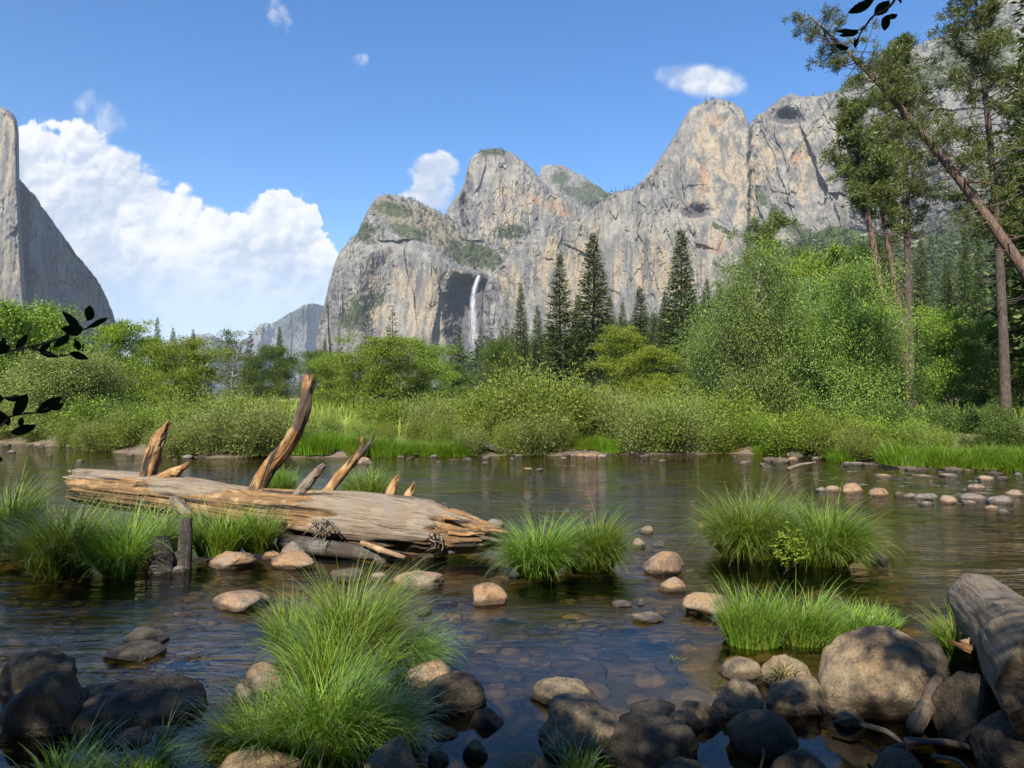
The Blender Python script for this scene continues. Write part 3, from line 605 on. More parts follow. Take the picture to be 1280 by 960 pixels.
def conifer(h, r, seed, t0=.12, step=.30, nb=11, sp=19, ls=.80, lw=.30, mats=('darkbark', 'fir'), droop=.28, ragged=.35):
    rng = np.random.default_rng(seed); wood = MB(); cr = MB(); wood.add(*tube(spline([[0, 0, -.4], [0, 0, h * .3], [rng.normal() * .1, rng.normal() * .1, h * .7], [0, 0, h]], 10), np.linspace(.011 * h + .05, .02, 10), 7))
    P0, D0, L0 = [], [], []
    z = h * t0
    while z < h * .985:
        g = (z / h - t0) / (1 - t0); env = (1 - g) ** .82 * min(1, .45 + g * 4) + .03
        for b in range(nb):
            if rng.random() < ragged * .35: continue
            az = rng.random() * 6.28; ln = r * env * rng.uniform(1 - ragged, 1.1)
            dr = droop * (1.2 - 1.9 * g); zz = z + rng.normal() * step * .9
            ns = max(3, int(sp * ln / r + 2)); t = (np.arange(ns) + rng.random(ns)) / ns
            t = .18 + .82 * t
            pt = np.stack([np.cos(az) * ln * t, np.sin(az) * ln * t, zz + ln * (-dr * t + .22 * t * t)], -1)
            sd_ = np.where(rng.random(ns) < .5, -1, 1) * rng.uniform(.2, 1.1, ns)
            D = np.stack([np.cos(az + sd_), np.sin(az + sd_), rng.normal(size=ns) * .25 - dr * .6], -1)
            P0.append(pt + rng.normal(size=pt.shape) * .06); D0.append(D); L0.append(ls * rng.uniform(.6, 1.15, ns) * (.45 + .55 * env))
        z += step * (.75 + .5 * rng.random()) * (.6 + .5 * (1 - g))
    P0 = np.concatenate(P0); D0 = np.concatenate(D0); L0 = np.concatenate(L0); N = len(P0)
    leaves(cr, P0, D0, unit(rng.normal(size=(N, 3)) * .5 + np.array([0, 0, 1])), L0, lw * L0 / ls * rng.uniform(.8, 1.3, N), rng)
    return wood, cr, mats
def pine(path, r0, seed, c0=.45, nb=60, bl=2.4, tufts=6, needles=26, nl=.24, dead=(.25, .5, 12), env=None, mats=('pinebark', 'pine'), one_side=None, nw=.035):
    rng = np.random.default_rng(seed); wood = MB(); cr = MB(); n = 26; tp = spline(path, n)
    wood.add(*tube(tp, r0 * (1 - .88 * np.linspace(0, 1, n) ** 1.15), 10, rough=.05, rs=seed))
    def atp(f): a = f * (n - 1); i = min(int(a), n - 2); return tp[i] + (tp[i + 1] - tp[i]) * (a - i), unit(tp[i + 1] - tp[i])
    Cn, Dn = [], []
    for i in range(nb):
        f = c0 + (1 - c0) * ((i + rng.random()) / nb); b, ax = atp(min(f, .995)); g = (f - c0) / (1 - c0)
        e = env(g) if env else (min(1, .35 + g * 2.2) * (1 - g) ** .6 + .12)
        az = rng.random() * 6.28 if one_side is None else one_side + rng.normal() * 1.2
        rad = np.array([math.cos(az), math.sin(az), 0]); rad = unit(rad - ax * (rad @ ax))
        ln = bl * e * rng.uniform(.55, 1.15); d = unit(rad + ax * rng.uniform(-.05, .55) + np.array([0, 0, .1]))
        bp = spline([b, b + d * ln * .5 + np.array([0, 0, -.06 * ln]), b + d * ln + np.array([0, 0, rng.uniform(-.05, .22) * ln])], 6)
        wood.add(*tube(bp, np.linspace(.028 * bl / 2.4 + .004, .008, 6), 4, cap=False))
        for q in range(tufts):
            t = rng.uniform(.35, 1.02); a = min(int(t * 5), 4); cc = bp[a] + (bp[a + 1] - bp[a]) * (t * 5 - a)
            o = rng.normal(size=3) * .16 * ln * np.array([1, 1, .6]); Cn.append(cc + o); Dn.append(unit(d + rng.normal(size=3) * .5 + np.array([0, 0, .35])))
    for i in range(dead[2]):
        f = rng.uniform(dead[0], dead[1]); b, ax = atp(f); az = rng.random() * 6.28
        d = np.array([math.cos(az), math.sin(az), rng.uniform(-.3, .2)]); ln = bl * rng.uniform(.25, .8)
        wood.add(*tube(spline([b, b + d * ln * .6, b + d * ln + np.array([rng.normal() * .15, rng.normal() * .15, rng.uniform(-.1, .35)]) * ln], 5), np.linspace(.022, .006, 5), 4, cap=False))
    Cn = np.array(Cn); Dn = np.array(Dn); ci = np.repeat(np.arange(len(Cn)), needles); N = len(ci)
    D = unit(Dn[ci] * .55 + rng.normal(size=(N, 3)) * .75); Pp = Cn[ci] + rng.normal(size=(N, 3)) * nl * .35
    leaves(cr, Pp, D, rdir(rng, N), nl * rng.uniform(.7, 1.2, N), nw, rng)
    return wood, cr, mats
def bush(h, r, seed, stems=26, lv=240, ll=.105, lw=.030, mats=('stem', 'willow'), arch=.6):
    rng = np.random.default_rng(seed); wood = MB(); cr = MB(); P0, D0 = [], []
    for i in range(stems):
        az = rng.random() * 6.28; b = np.array([math.cos(az), math.sin(az), 0]) * r * .4 * math.sqrt(rng.random()) + np.array([0, 0, -.1])
        az2 = az + rng.normal() * .6; o = r * rng.uniform(.25, 1.0); hh = h * rng.uniform(.5, 1.1) * (1 - .35 * (o / r) ** 2)
        e = b + np.array([math.cos(az2) * o, math.sin(az2) * o, hh])
        mid = b * .6 + e * .4 + np.array([0, 0, hh * .22 * arch])
        sp_ = spline([b, mid, e], 9); wood.add(*tube(sp_, np.linspace(.016, .004, 9), 4, cap=False))
        t = 1.03 - .95 * rng.random(lv) ** 1.35; a = np.minimum((t * 8).astype(int), 7); pt = sp_[a] + (sp_[a + 1] - sp_[a]) * (t * 8 - a)[:, None]
        off = rng.normal(size=(lv, 3)) * (.10 + .10 * r)
        P0.append(pt + off); D0.append(unit(unit(sp_[a + 1] - sp_[a]) * .7 + off * 2 + rng.normal(size=(lv, 3)) * .6))
    P0 = np.concatenate(P0); P0[:, 2] = np.maximum(P0[:, 2], .03); D0 = np.concatenate(D0); N = len(P0)
    leaves(cr, P0, D0, unit(rng.normal(size=(N, 3)) * .65 + np.array([0, -.15, .9])), ll * rng.uniform(.6, 1.2, N), lw * rng.uniform(.8, 1.3, N), rng)
    return wood, cr, mats
def sedge(r, h, n, seed, w=.008, out=.75, curve=1.0, ry=None, hvar=.5, root=1.0, mat='grass', dry=.05, bias=(0, 0)):
    """one tussock: blades in loose sub-tufts arch outwards and droop"""
    rng = np.random.default_rng(seed); ry = ry or r; K = 7
    nt = int(9 + 26 * r); ta = rng.random(nt) * 6.283; tq = np.sqrt(rng.random(nt)) * .95
    tx, ty = np.cos(ta) * tq, np.sin(ta) * tq; tl = rng.uniform(.6, 1.12, nt); taz = rng.random(nt) * 6.283
    ti = rng.integers(0, nt, n); lo = rng.random(n) < .3
    bx = np.where(lo, rng.uniform(-.9, .9, n), tx[ti] + rng.normal(size=n) * .16); by = np.where(lo, rng.uniform(-.9, .9, n), ty[ti] + rng.normal(size=n) * .16)
    q = np.sqrt(bx ** 2 + by ** 2); f = np.minimum(1, 1 / np.maximum(q, 1e-6)); bx, by, q = bx * f * r, by * f * ry, np.minimum(q, 1)
    dx0 = bias[0] + bx / r * 1.1 + np.cos(taz[ti]) * .35 + rng.normal(size=n) * .38; dy0 = bias[1] + by / ry * 1.1 + np.sin(taz[ti]) * .35 + rng.normal(size=n) * .38
    az2 = np.arctan2(dy0, dx0); mag = np.hypot(dx0, dy0)
    lean = .05 + out * .42 * np.minimum(mag, 1.5) * rng.uniform(.5, 1.2, n)
    droop = curve * (.35 + out * rng.uniform(.2, 1.7, n)) + np.where(rng.random(n) < .08, rng.uniform(.5, 1.6, n), 0)
    L = h * 1.27 * tl[ti] * np.where(rng.random(n) < .12, rng.uniform(1.0, 1.25, n), rng.uniform(1 - hvar, 1.05, n)) * (1 - .22 * q ** 2)
    t = np.linspace(0, 1, K)[None]
    th = np.minimum(lean[:, None] + droop[:, None] * t ** 1.7, 2.5)
    dx = np.sin(th); dz = np.cos(th)
    sx = np.cumsum(np.concatenate([np.zeros((n, 1)), (dx[:, 1:] + dx[:, :-1]) / 2], 1), 1) / (K - 1) * L[:, None]
    sz = np.cumsum(np.concatenate([np.zeros((n, 1)), (dz[:, 1:] + dz[:, :-1]) / 2], 1), 1) / (K - 1) * L[:, None]
    wob = rng.normal(size=n)[:, None] * .10 * t ** 2 * L[:, None]
    X = bx[:, None] + np.cos(az2)[:, None] * sx - np.sin(az2)[:, None] * wob; Y = by[:, None] + np.sin(az2)[:, None] * sx + np.cos(az2)[:, None] * wob
    Z = np.maximum(sz - .03, -.05)
    aw = az2 + math.pi / 2 + rng.normal(size=n) * .7; ww = w * rng.uniform(.6, 1.25, n)[:, None] * (1 - .92 * t ** 1.8) * .5
    ox = np.cos(aw)[:, None] * ww; oy = np.sin(aw)[:, None] * ww
    V = np.stack([np.stack([X - ox, Y - oy, Z], -1), np.stack([X + ox, Y + oy, Z], -1)], 2)
    b = np.arange(n)[:, None] * (2 * K) + np.arange(K - 1)[None] * 2
    F = np.stack([b, b + 1, b + 3, b + 2], -1).reshape(-1, 4)
    tone = np.clip(.25 + .75 * rng.random(n) + .25 * (tl[ti] - .9), 0, 1); tone = np.where(rng.random(n) < dry, 1.6 + rng.random(n) * .4, tone)
    return MB().add(V.reshape(-1, 3), F, np.repeat(tone, K - 1))
TOP = {}
def grow(name, made, label=None, cat=None, group=None, parts=('trunk', 'crown')):
    wood, cr, mats = made; e = empty(name)
    wood.build(parts[0], M[mats[0]], e, smooth=True); cr.build(parts[1], M[mats[1]], e, tint=True)
    if label: tag(e, label, cat, group)
    TOP[e.name] = float(np.percentile(np.concatenate(cr.v)[:, 2], 99.7)); return e
used = set()
def place(proto, loc, rz=0.0, s=1.0, label=None, cat=None, group=None, tilt=(0, 0)):
    o = proto if proto.name not in used else dup(proto)
    if o is proto: used.add(proto.name)
    o.location = tuple(float(q) for q in loc); o.rotation_euler = (tilt[0], tilt[1], rz)
    o.scale = (s, s, s) if np.ndim(s) == 0 else tuple(s)
    if label: o['label'] = label
    if cat: o['category'] = cat
    if group: o['group'] = group
    return o
rg = np.random.default_rng(77)
def gz(x, y): return float(ground_z(np.array([x]), np.array([y]))[0])
def stand(proto, ph, px, Y, top, label, cat, group=None, wf=1.0, rz=None, tilt=(0, 0)):
    """stand a plant at distance Y under photo column px so that its top reaches row top"""
    x = float(at(px, HZ, Y)[0]); z0 = gz(x, Y); zt = float(at(px, top, Y)[2]); s = (zt - z0) / TOP.get(proto.name, ph)
    return place(proto, (x, Y, z0), rg.random() * 6.28 if rz is None else rz, (s * wf, s * wf, s), label, cat, group, tilt)
# ------------------------------------------------------------------ trees beyond the river
alder = [grow('broadleaf_tree', broadleaf(8, 3.6, 101 + i, nl=24, cl=9, lv=190, ls=.165, shape='round', t0=.12, flat=.38)) for i in range(3)]
limet = [grow('broadleaf_tree', broadleaf(8, 3.3, 121 + i, nl=26, cl=8, lv=180, ls=.16, shape='dome', t0=.08, flat=.34, mats=('bark', 'lime'), spread=.30)) for i in range(2)]
cotto = [grow('cottonwood_tree', broadleaf(8, 2.7, 141 + i, nl=34, cl=9, lv=110, ls=.115, shape='col', t0=.05, flat=.75, mats=('palebark', ('cotton', 'cotton', 'cotton2')[i]), spread=.27, trunks=2)) for i in range(3)]
oakt = [grow('broadleaf_tree', broadleaf(10, 4.0, 161 + i, nl=22, cl=8, lv=180, ls=.21, shape='round', t0=.16, flat=.5, mats=('bark', 'oak'))) for i in range(2)]
sparse = grow('broadleaf_tree', broadleaf(10, 3.6, 181, nl=24, cl=6, lv=42, ls=.24, shape='round', t0=.2, flat=.6, mats=('palebark', 'oak'), spread=.26))
greyw = grow('willow_tree', broadleaf(5, 3.2, 191, nl=26, cl=9, lv=190, ls=.115, shape='dome', t0=.05, flat=.7, mats=('bark', 'greywillow'), spread=.3, trunks=3))
fir = [grow('conifer_tree', conifer(28, 4.1, 201 + i, t0=(.12, .22, .1, .3)[i], ragged=(.3, .4, .45, .4)[i])) for i in range(4)]
G_L = 'broadleaf trees on the left bank'
stand(alder[0], 8, 18, 37, 372, 'olive broadleaf tree at the left edge below the sunlit rock nose', 'tree', G_L, 1.0)
stand(limet[0], 8, 60, 41, 386, 'bright green tree in front of the foot of the left cliff', 'tree', G_L, .8)
stand(greyw, 5, 78, 34.5, 442, 'wide grey-green willow overhanging the left bank', 'willow', None, 1.15)
stand(limet[1], 8, 152, 43, 402, 'tall bright green pointed tree just right of the left cliff foot', 'tree', G_L, .82)
stand(alder[1], 8, 232, 41, 420, 'spreading green alder above the pointed broken branch', 'tree', G_L, .95)
stand(alder[2], 8, 190, 52, 425, 'rounded green tree between the pointed tree and the spreading alder', 'tree', G_L, .9)
stand(sparse, 10, 291, 72, 409, 'sparse tree with pale bare branches behind the left meadow', 'tree', None, .8)
stand(oakt[0], 10, 345, 76, 432, 'dark round oak behind the left meadow', 'tree', None, .85)
stand(oakt[1], 10, 318, 84, 445, 'dark oak half hidden behind the round oak', 'tree', None, .8)
stand(oakt[0], 10, 395, 88, 438, 'dark oak right of the tall curved snag', 'tree', None, .8)
for px, Y, top, lab in [(196, 95, 398, 'slim dark conifer rising behind the bright left trees'), (216, 105, 410, 'shorter conifer close beside the slim conifer at left'), (241, 100, 412, 'narrow conifer tip above the spreading alder'),
                        (349, 110, 409, 'dark conifer above the round oak in front of the blue ridge'), (406, 120, 424, 'small conifer at the foot of the waterfall peak')]:
    stand(fir[int(rg.integers(4))], 28, px, Y, top, lab, 'conifer', None, .8)
stand(alder[0], 8, 470, 43, 416, 'broad mid-green alder below the waterfall peak', 'tree', None, 1.05)
stand(alder[2], 8, 530, 46, 424, 'green alder joining the broad alder on its right', 'tree', None, .9)
stand(alder[1], 8, 418, 47, 440, 'low green alder right of the tall snag', 'tree', None, .9)
stand(oakt[1], 10, 572, 62, 452, 'darker tree standing under the waterfall', 'tree', None, .8)
stand(oakt[0], 10, 622, 66, 424, 'dark green rounded tree right of the waterfall foot', 'tree', None, .62)
for px, Y, top, wf, lab in [(651, 92, 358, .62, 'narrow conifer with a bare lower trunk right of the waterfall'), (700, 86, 318, .8, 'tall dark conifer left of the tallest pair'), (741, 88, 293, .82, 'tallest conifer of the middle group in front of the grey wall'),
                            (672, 100, 382, .6, 'short conifer between the narrow and the tall one'), (722, 104, 372, .7, 'conifer filling the gap between the two tallest'), (762, 108, 372, .7, 'pale conifer right of the tallest conifer'),
                            (800, 98, 360, .75, 'mid-height conifer behind the lime green tree'), (778, 118, 378, .6, 'small slender conifer left of the mid-height one'), (852, 84, 289, .78, 'tall dense conifer standing alone before the pale slabs'),
                            (832, 100, 366, .72, 'dark conifer at the left foot of the lone tall one'), (818, 112, 392, .7, 'low conifer right of the mid-height one'), (884, 150, 350, .7, 'thin distant conifer right of the lone tall one'), (901, 170, 356, .7, 'thin distant conifer above the cottonwoods'),
                            (690, 118, 405, .7, 'low conifer left under the tall dark conifer'), (640, 130, 410, .6, 'low conifer left of the narrow conifer')]:
    stand(fir[int(rg.integers(4))], 28, px, Y, top, lab, 'conifer', 'conifers in the middle of the far bank', wf * 1.5)
stand(limet[0], 8, 775, 47, 409, 'bright lime green tree in the middle of the far bank', 'tree', None, .9)
stand(limet[1], 8, 822, 45, 434, 'lower lime green tree right of the bright one', 'tree', None, 1.0)
stand(oakt[1], 10, 880, 60, 440, 'dark tree behind the lower lime green tree', 'tree', None, .8)
stand(cotto[0], 8, 938, 33, 316, 'tall grey-green cottonwood on the right of the far bank', 'cottonwood', 'cottonwoods on the far bank', .66)
stand(cotto[1], 8, 1022, 34, 350, 'narrow cottonwood between the tall one and the bright one', 'cottonwood', 'cottonwoods on the far bank', .5)
stand(oakt[0], 10, 985, 37, 352, 'dark tree added to darken the gap between the tall and the narrow cottonwood', 'tree', None, .62)  # added dark tree, stands in for the shady gap between the crowns
stand(cotto[2], 8, 1076, 29.5, 322, 'bright leaved young cottonwood beside the bare trunks', 'cottonwood', 'cottonwoods on the far bank', .72)
stand(cotto[1], 8, 900, 37, 408, 'lower cottonwood left of the tall one', 'cottonwood', 'cottonwoods on the far bank', .8)
stand(alder[0], 8, 1035, 42, 296, 'light green tree top rising behind the cottonwoods', 'tree', None, .62)
stand(alder[1], 8, 1195, 44, 384, 'sunlit maple among dark trees at the right', 'tree', None, .72)
for i, (px, Y, top, lab) in enumerate([(1150, 52, 430, 'dark understorey tree behind the straight dark trunk'), (1240, 40, 455, 'dark tree in the shade under the right-hand pine'), (1275, 36, 430, 'dark tree at the right edge above the grassy bank'),
                                       (1120, 56, 440, 'dark tree seen between the bare trunks')]):
    stand(oakt[i % 2], 10, px, Y, top, lab, 'tree', 'shaded trees at the right', .9)
for px, Y, top, lab in [(1160, 70, 372, 'dark conifer left of the sunlit maple'), (1225, 64, 300, 'dark conifer behind the right-hand pine'), (1262, 50, 260, 'big dark conifer at the right edge'), (1185, 90, 330, 'conifer above the sunlit maple'), (1098, 66, 296, 'dark conifer seen behind the bare leaning pine trunks'), (1152, 78, 300, 'dark conifer right of the straight dark pine trunk'), (1208, 84, 286, 'dark conifer left of the right-hand pine'), (1178, 58, 405, 'low dark conifer at the foot of the sunlit maple'), (1292, 40, 40, 'tall dark conifer cut by the right edge of the view'), (1318, 34, -200, 'huge dark conifer just at the right edge')]:
    stand(fir[int(rg.integers(4))], 28, px, Y, top, lab, 'conifer', 'dark conifers at the right', .8)
# pines by the right bank
def pine_at(pts, Y, r, seed, label, **kw):
    P_ = np.array([at(px, py, Y + dy) for px, py, dy in pts]); base = P_[0].copy(); base[2] = gz(base[0], base[1]) - .1
    P_ = np.concatenate([base[None], P_[1:]]); e = grow('pine_tree', pine(P_ - base, r, seed, **kw), label, 'pine'); e.location = tuple(base); return e
pine_at([(1124, 512, 0), (1112, 430, 0), (1096, 330, 0), (1081, 250, 0), (1071, 190, 0), (1066, 130, 0)], 30, .19, 301, 'reddish leaning pine with a long bare trunk, left of three', c0=.56, nb=46, bl=1.6, dead=(.28, .6, 30), needles=52, nl=.24)
pine_at([(1138, 512, 0), (1128, 420, 0), (1116, 340, 0), (1105, 280, 0), (1098, 220, 0), (1094, 165, 0)], 32, .17, 302, 'slender bare-trunked pine, middle of three', c0=.62, nb=34, bl=1.4, dead=(.25, .62, 34), needles=52, nl=.24)
pine_at([(1139, 515, 0), (1136, 400, 0), (1134, 300, 0), (1131, 200, 0), (1126, 110, 0), (1122, 52, 0)], 34, .22, 303, 'straight dark-trunked pine, right of three', c0=.40, nb=95, bl=2.15, dead=(.3, .42, 14), needles=40, nl=.27, tufts=6, mats=('darkbark', 'pine'))
pine_at([(1258, 520, 0), (1253, 400, 0), (1245, 260, 0), (1232, 120, 0), (1222, 20, 0), (1212, -90, 0)], 30, .22, 304, 'tall pine with drooping crown near the right edge', c0=.34, nb=110, bl=2.2, dead=(.22, .4, 18), needles=42, nl=.25, tufts=6, mats=('darkbark', 'pine'))
pine_at([(962, 420, 0), (961, 380, 0), (962, 340, 0), (964, 305, 0), (966, 270, 0)], 48, .25, 305, 'ragged pine top rising behind the tall cottonwood', c0=.1, nb=44, bl=3.2, dead=(.1, .3, 4), needles=44, nl=.36, nw=.05)
pine_at([(1400, 560, 0), (1335, 425, 0), (1280, 338, .3), (1205, 232, .8), (1130, 140, 1.2), (1070, 75, 1.6), (1010, 18, 2.0)], 21, .215, 306, 'leaning pine slanting across the upper right corner', c0=.42, nb=62, bl=1.6, dead=(.3, .95, 60), needles=46, nl=.15, nw=.02,
        env=lambda g: .95 - .45 * g if g > .1 else .6)
# ------------------------------------------------------------------ forest on the slope and across the valley floor
far = [grow('forest_conifer', conifer(30, 4.6, 221 + i, t0=.08, step=.8, nb=6, sp=9, ls=1.6, lw=.55, mats=('darkbark', 'farfir'), ragged=.4)) for i in range(3)]
LBL = 'dark conifer in the forest below the main wall'
cand = []
H_, W_ = sP.shape[:2]
for _ in range(1500):
    j = int(rg.integers(W_)); f = rg.random() ** .9; i = int(f * (H_ - 3)); p = sP[i, j]
    cand.append((p[1], p, sU[i, j]))
cand.sort(key=lambda q: q[0]); near = [q for q in cand if q[2] > 590][:190]; rest = [q for q in cand if q[2] > 560][190:]
for d_, p, u in near:
    s = rg.uniform(.55, 1.0) * (1 if d_ < 500 else .95)
    place(far[int(rg.integers(3))], (p[0], p[1], p[2] - .5), rg.random() * 6.28, (s * rg.uniform(.8, 1.1),) * 2 + (s,), LBL, 'conifer', 'conifers on the forest slope')
def lowtree(rng, n=64):
    """a light conifer for the far mass: drooping sprays round a stem"""
    z = rng.random(n) ** 1.1; az = rng.random(n) * 6.283; r = (1 - z) * .17 * rng.uniform(.4, 1.1, n) + .01
    P0 = np.stack([np.cos(az) * r * .3, np.sin(az) * r * .3, z * .97 + .03], -1)
    D = np.stack([np.cos(az), np.sin(az), -.35 + rng.normal(size=n) * .2], -1)
    return P0, D, r * 1.4 + .03
def mass(name, items, label, mat='farfir', n=64):
    mb = MB(); rng = np.random.default_rng(5)
    protos = [lowtree(rng, n) for _ in range(6)]
    Ps, Ds, Ls = [], [], []
    for p, h in items:
        P0, D, L = protos[int(rng.integers(6))]; Ps.append(P0 * h + np.asarray(p)); Ds.append(D); Ls.append(L * h)
    P0 = np.concatenate(Ps); D = np.concatenate(Ds); L = np.concatenate(Ls); N = len(P0)
    leaves(mb, P0, D, unit(rng.normal(size=(N, 3)) * .6 + np.array([0, -.3, .8])), L, L * .62, rng)
    return stuff(mb.build(name, M[mat], tint=True), label, 'forest')
extra = []
for _ in range(1300):
    j = int(rg.integers(W_)); i = int((.35 + .65 * rg.random()) * (H_ - 2)); extra.append((sP[i, j] - np.array([0, 0, 1]), rg.uniform(16, 30)))
mass('forest', [(p - np.array([0, 0, 1]), rg.uniform(16, 30)) for _, p, u in rest] + extra, 'distant conifer forest covering the slope below the main wall')
# valley-floor forest band behind the meadow
for i in range(96):
    px = rg.uniform(-40, 640) if i < 46 else rg.uniform(120, 560); Y = rg.uniform(150, 330) if i < 46 else rg.uniform(130, 210); x = float(at(px, HZ, Y)[0])
    s = rg.uniform(.45, .72) * (1 if px > 420 else .8) * (1 if i < 46 else .58)
    place(far[int(rg.integers(3))], (x, Y, gz(x, Y) - .3), rg.random() * 6.28, s, 'dark conifer in the band of trees beyond the meadow', 'conifer', 'conifers across the valley floor')
# trees on ledges and rims of the cliffs
items = []
def rim(G, sel, n, hmin, hmax):
    UU, PY, Pn = G; ii, jj = np.nonzero(sel(UU, PY)); pick = rg.integers(0, len(ii), n)
    for q in pick: items.append((Pn[ii[q], jj[q]] - np.array([0, 0, 1.0]), rg.uniform(hmin, hmax)))
rim(lp[1], lambda u, y: (pm(u, y, [(520, 262, 60, 8, 14), (600, 318, 44, 20, 12), (452, 280, 20, 30, -50), (560, 300, 50, 20, 20), (490, 247, 40, 6), (540, 262, 40, 5, 20), (590, 290, 30, 5, 30)]) > .35), 520, 11, 26)
rim(lp[1], lambda u, y: (pm(u, y, [(455, 385, 36, 16, -20), (440, 345, 20, 50)]) > .4), 150, 10, 18)
rim(mid[1], lambda u, y: (pm(u, y, [(612, 188, 22, 4), (640, 292, 26, 9)]) > .3), 110, 10, 20)
rim(mw[1], lambda u, y: (pm(u, y, [(1060, 108, 40, 8, -15), (1130, 110, 60, 36, -20), (1220, 70, 70, 60, -30), (975, 270, 24, 6, 50), (990, 325, 60, 25), (900, 128, 30, 4), (800, 233, 30, 6), (840, 172, 8, 20, 30), (985, 119, 40, 5), (760, 243, 24, 6, -20), (700, 284, 30, 6, -25)]) > .35), 620, 11, 26)
items += [(p + 0, h) for p, h in []]
mass('cliff_trees', items, 'small conifers scattered over the rims and ledges of the cliffs', n=36)
# ------------------------------------------------------------------ bushes and grasses along the far bank
wil = [grow('willow_bush', bush(2.0, 1.25, 401 + i, stems=36, lv=340), parts=('stems', 'foliage')) for i in range(3)]
gwi = [grow('willow_bush', bush(2.0, 1.2, 411 + i, stems=38, lv=330, mats=('stem', 'greywillow')), parts=('stems', 'foliage')) for i in range(2)]
shr = [grow('leafy_shrub', bush(2.0, 1.3, 421 + i, stems=32, lv=230, ll=.115, lw=.062, mats=('stem', 'alder')), parts=('stems', 'foliage')) for i in range(2)]
dsh = [grow('leafy_shrub', bush(2.0, 1.3, 431, stems=32, lv=200, ll=.14, lw=.075, mats=('stem', 'oak')), parts=('stems', 'foliage'))]
def shrub(p, px, back, top, label, group, cat='bush', wf=1.0):
    a = (px - 640) / FPX; Y = float(bank_y(a)) + max(back - .75, .25); return stand(p, 2.0, px, Y, top, label, cat, group, wf)
gb = 'willow bushes along the far bank'
row = [(130, .9, 530, gwi, 'small grey willow at the water right of the overhanging willow'), (160, 1.2, 520, wil, 'low willow bush left of the pointed broken branch'), (190, 2.6, 505, shr, None), (120, 3.0, 505, shr, None), (150, 3.4, 495, dsh, None),
       (226, 1.0, 516, gwi, 'round grey willow just right of the pointed broken branch'), (258, 1.0, 512, gwi, 'second grey willow right of the pointed branch'), (292, 1.0, 508, gwi, 'grey willow halfway between the two snags'), (326, 1.0, 507, gwi, 'grey willow left of the tall curved snag'), (352, 1.2, 507, gwi, 'grey willow right behind the tall curved snag'),
       (240, 3.0, 503, wil, None), (285, 3.5, 503, wil, None), (330, 3.6, 502, wil, None), (375, 3.2, 506, wil, None), (412, 3.0, 508, wil, None),
       (450, 2.4, 515, wil, 'willow above the bright green reeds'), (485, 2.2, 517, wil, 'willow behind the grassy bank under the broad alder'), (520, 2.4, 512, wil, None), (560, 2.0, 508, wil, None), (470, 4.4, 502, shr, None), (515, 4.6, 498, shr, None), (560, 4.5, 494, wil, None),
       (590, .9, 528, gwi, 'low grey willow hanging over the dark undercut'), (606, 2.6, 502, wil, None), (635, .9, 525, wil, 'willow hanging over the water below the tall willow'), (655, 2.6, 470, wil, None), (690, 2.8, 470, wil, None), (612, 3.4, 488, shr, None), (720, 3.6, 476, wil, None), (760, 3.2, 486, gwi, None), (535, 3.4, 488, gwi, None), (672, 2.6, 456, wil, 'tall willow standing above the others at mid bank'), (700, 3.4, 480, wil, None), (642, 3.6, 482, wil, None),
       (668, .8, 530, gwi, None), (700, 1.0, 526, wil, None), (735, 2.6, 500, wil, None), (765, 2.6, 503, gwi, None), (790, 1.0, 512, gwi, 'wide grey willow below the lime green tree'), (822, 1.1, 508, wil, 'willow right of the wide grey one'), (855, 1.0, 512, gwi, 'grey willow below the lower lime green tree'),
       (885, .9, 518, wil, 'small willow at the water left of the cottonwoods'), (830, 3.2, 488, wil, None), (868, 3.4, 492, wil, None), (900, 3.0, 498, shr, None), (930, 1.8, 505, shr, 'leafy shrub at the foot of the tall cottonwood'), (968, 1.6, 515, shr, 'leafy shrub under the dark tree beside the tall cottonwood'),
       (1005, 1.4, 505, shr, None), (1045, 1.2, 515, wil, 'reddish willow under the bright cottonwood'), (1085, 1.2, 520, wil, None), (1115, 2.4, 515, shr, None), (1150, 1.8, 528, wil, 'light bush at the foot of the bare pine trunks'), (1180, 2.6, 530, shr, None), (1215, 3.2, 535, dsh, None), (1250, 3.0, 530, dsh, None), (1285, 2.4, 535, dsh, None),
       (1165, 5.5, 505, dsh, None), (1200, 6.5, 500, dsh, None), (1245, 7.0, 498, dsh, None), (1110, 5.5, 500, dsh, None), (20, 2.0, 505, wil, None), (-15, 2.5, 490, wil, None), (60, 3.5, 498, dsh, None), (100, 1.2, 530, wil, None), (205, .8, 532, gwi, None), (10, .3, 524, gwi, None), (48, .3, 528, wil, None), (84, .3, 530, gwi, None), (116, .3, 534, wil, None), (-25, .3, 518, gwi, None), (145, .8, 540, wil, None), (235, .75, 535, wil, None), (330, .75, 530, wil, None), 
       (655, .7, 536, wil, None), (700, .6, 536, gwi, None), (910, .7, 535, shr, None), (985, .6, 538, shr, None), (1100, .8, 540, wil, None)]
for i, (px, bk, top, ps, lab) in enumerate(row):
    kind = 'leafy shrub' if ps in (shr, dsh) else 'willow bush'
    if lab is None:
        lab = 'dark shrub in the shade behind the right bank' if ps is dsh and px > 900 else 'shrub filling the thicket along the far bank' if kind == 'leafy shrub' else 'willow bush filling the thicket along the far bank'
    shrub(ps[i % len(ps)], px, bk, top + rg.uniform(-20, 9), lab, {'willow bush': gb, 'leafy shrub': 'shrubs along the far bank'}[kind], 'bush', rg.uniform(.8, 1.15))
def clump(proto_h, protos, px, Y, top, label, group, wf=1.0, rz=None, z0=None, cat='grass clump'):
    x = float(at(px, HZ, Y)[0]); z0 = gz(x, Y) if z0 is None else z0; zt = float(at(px, top, Y)[2]); s = (zt - z0) / proto_h
    return place(protos[int(rg.integers(len(protos)))], (x, Y, z0), rg.random() * 6.28 if rz is None else rz, (s * wf, s * wf, s), label, cat, group)
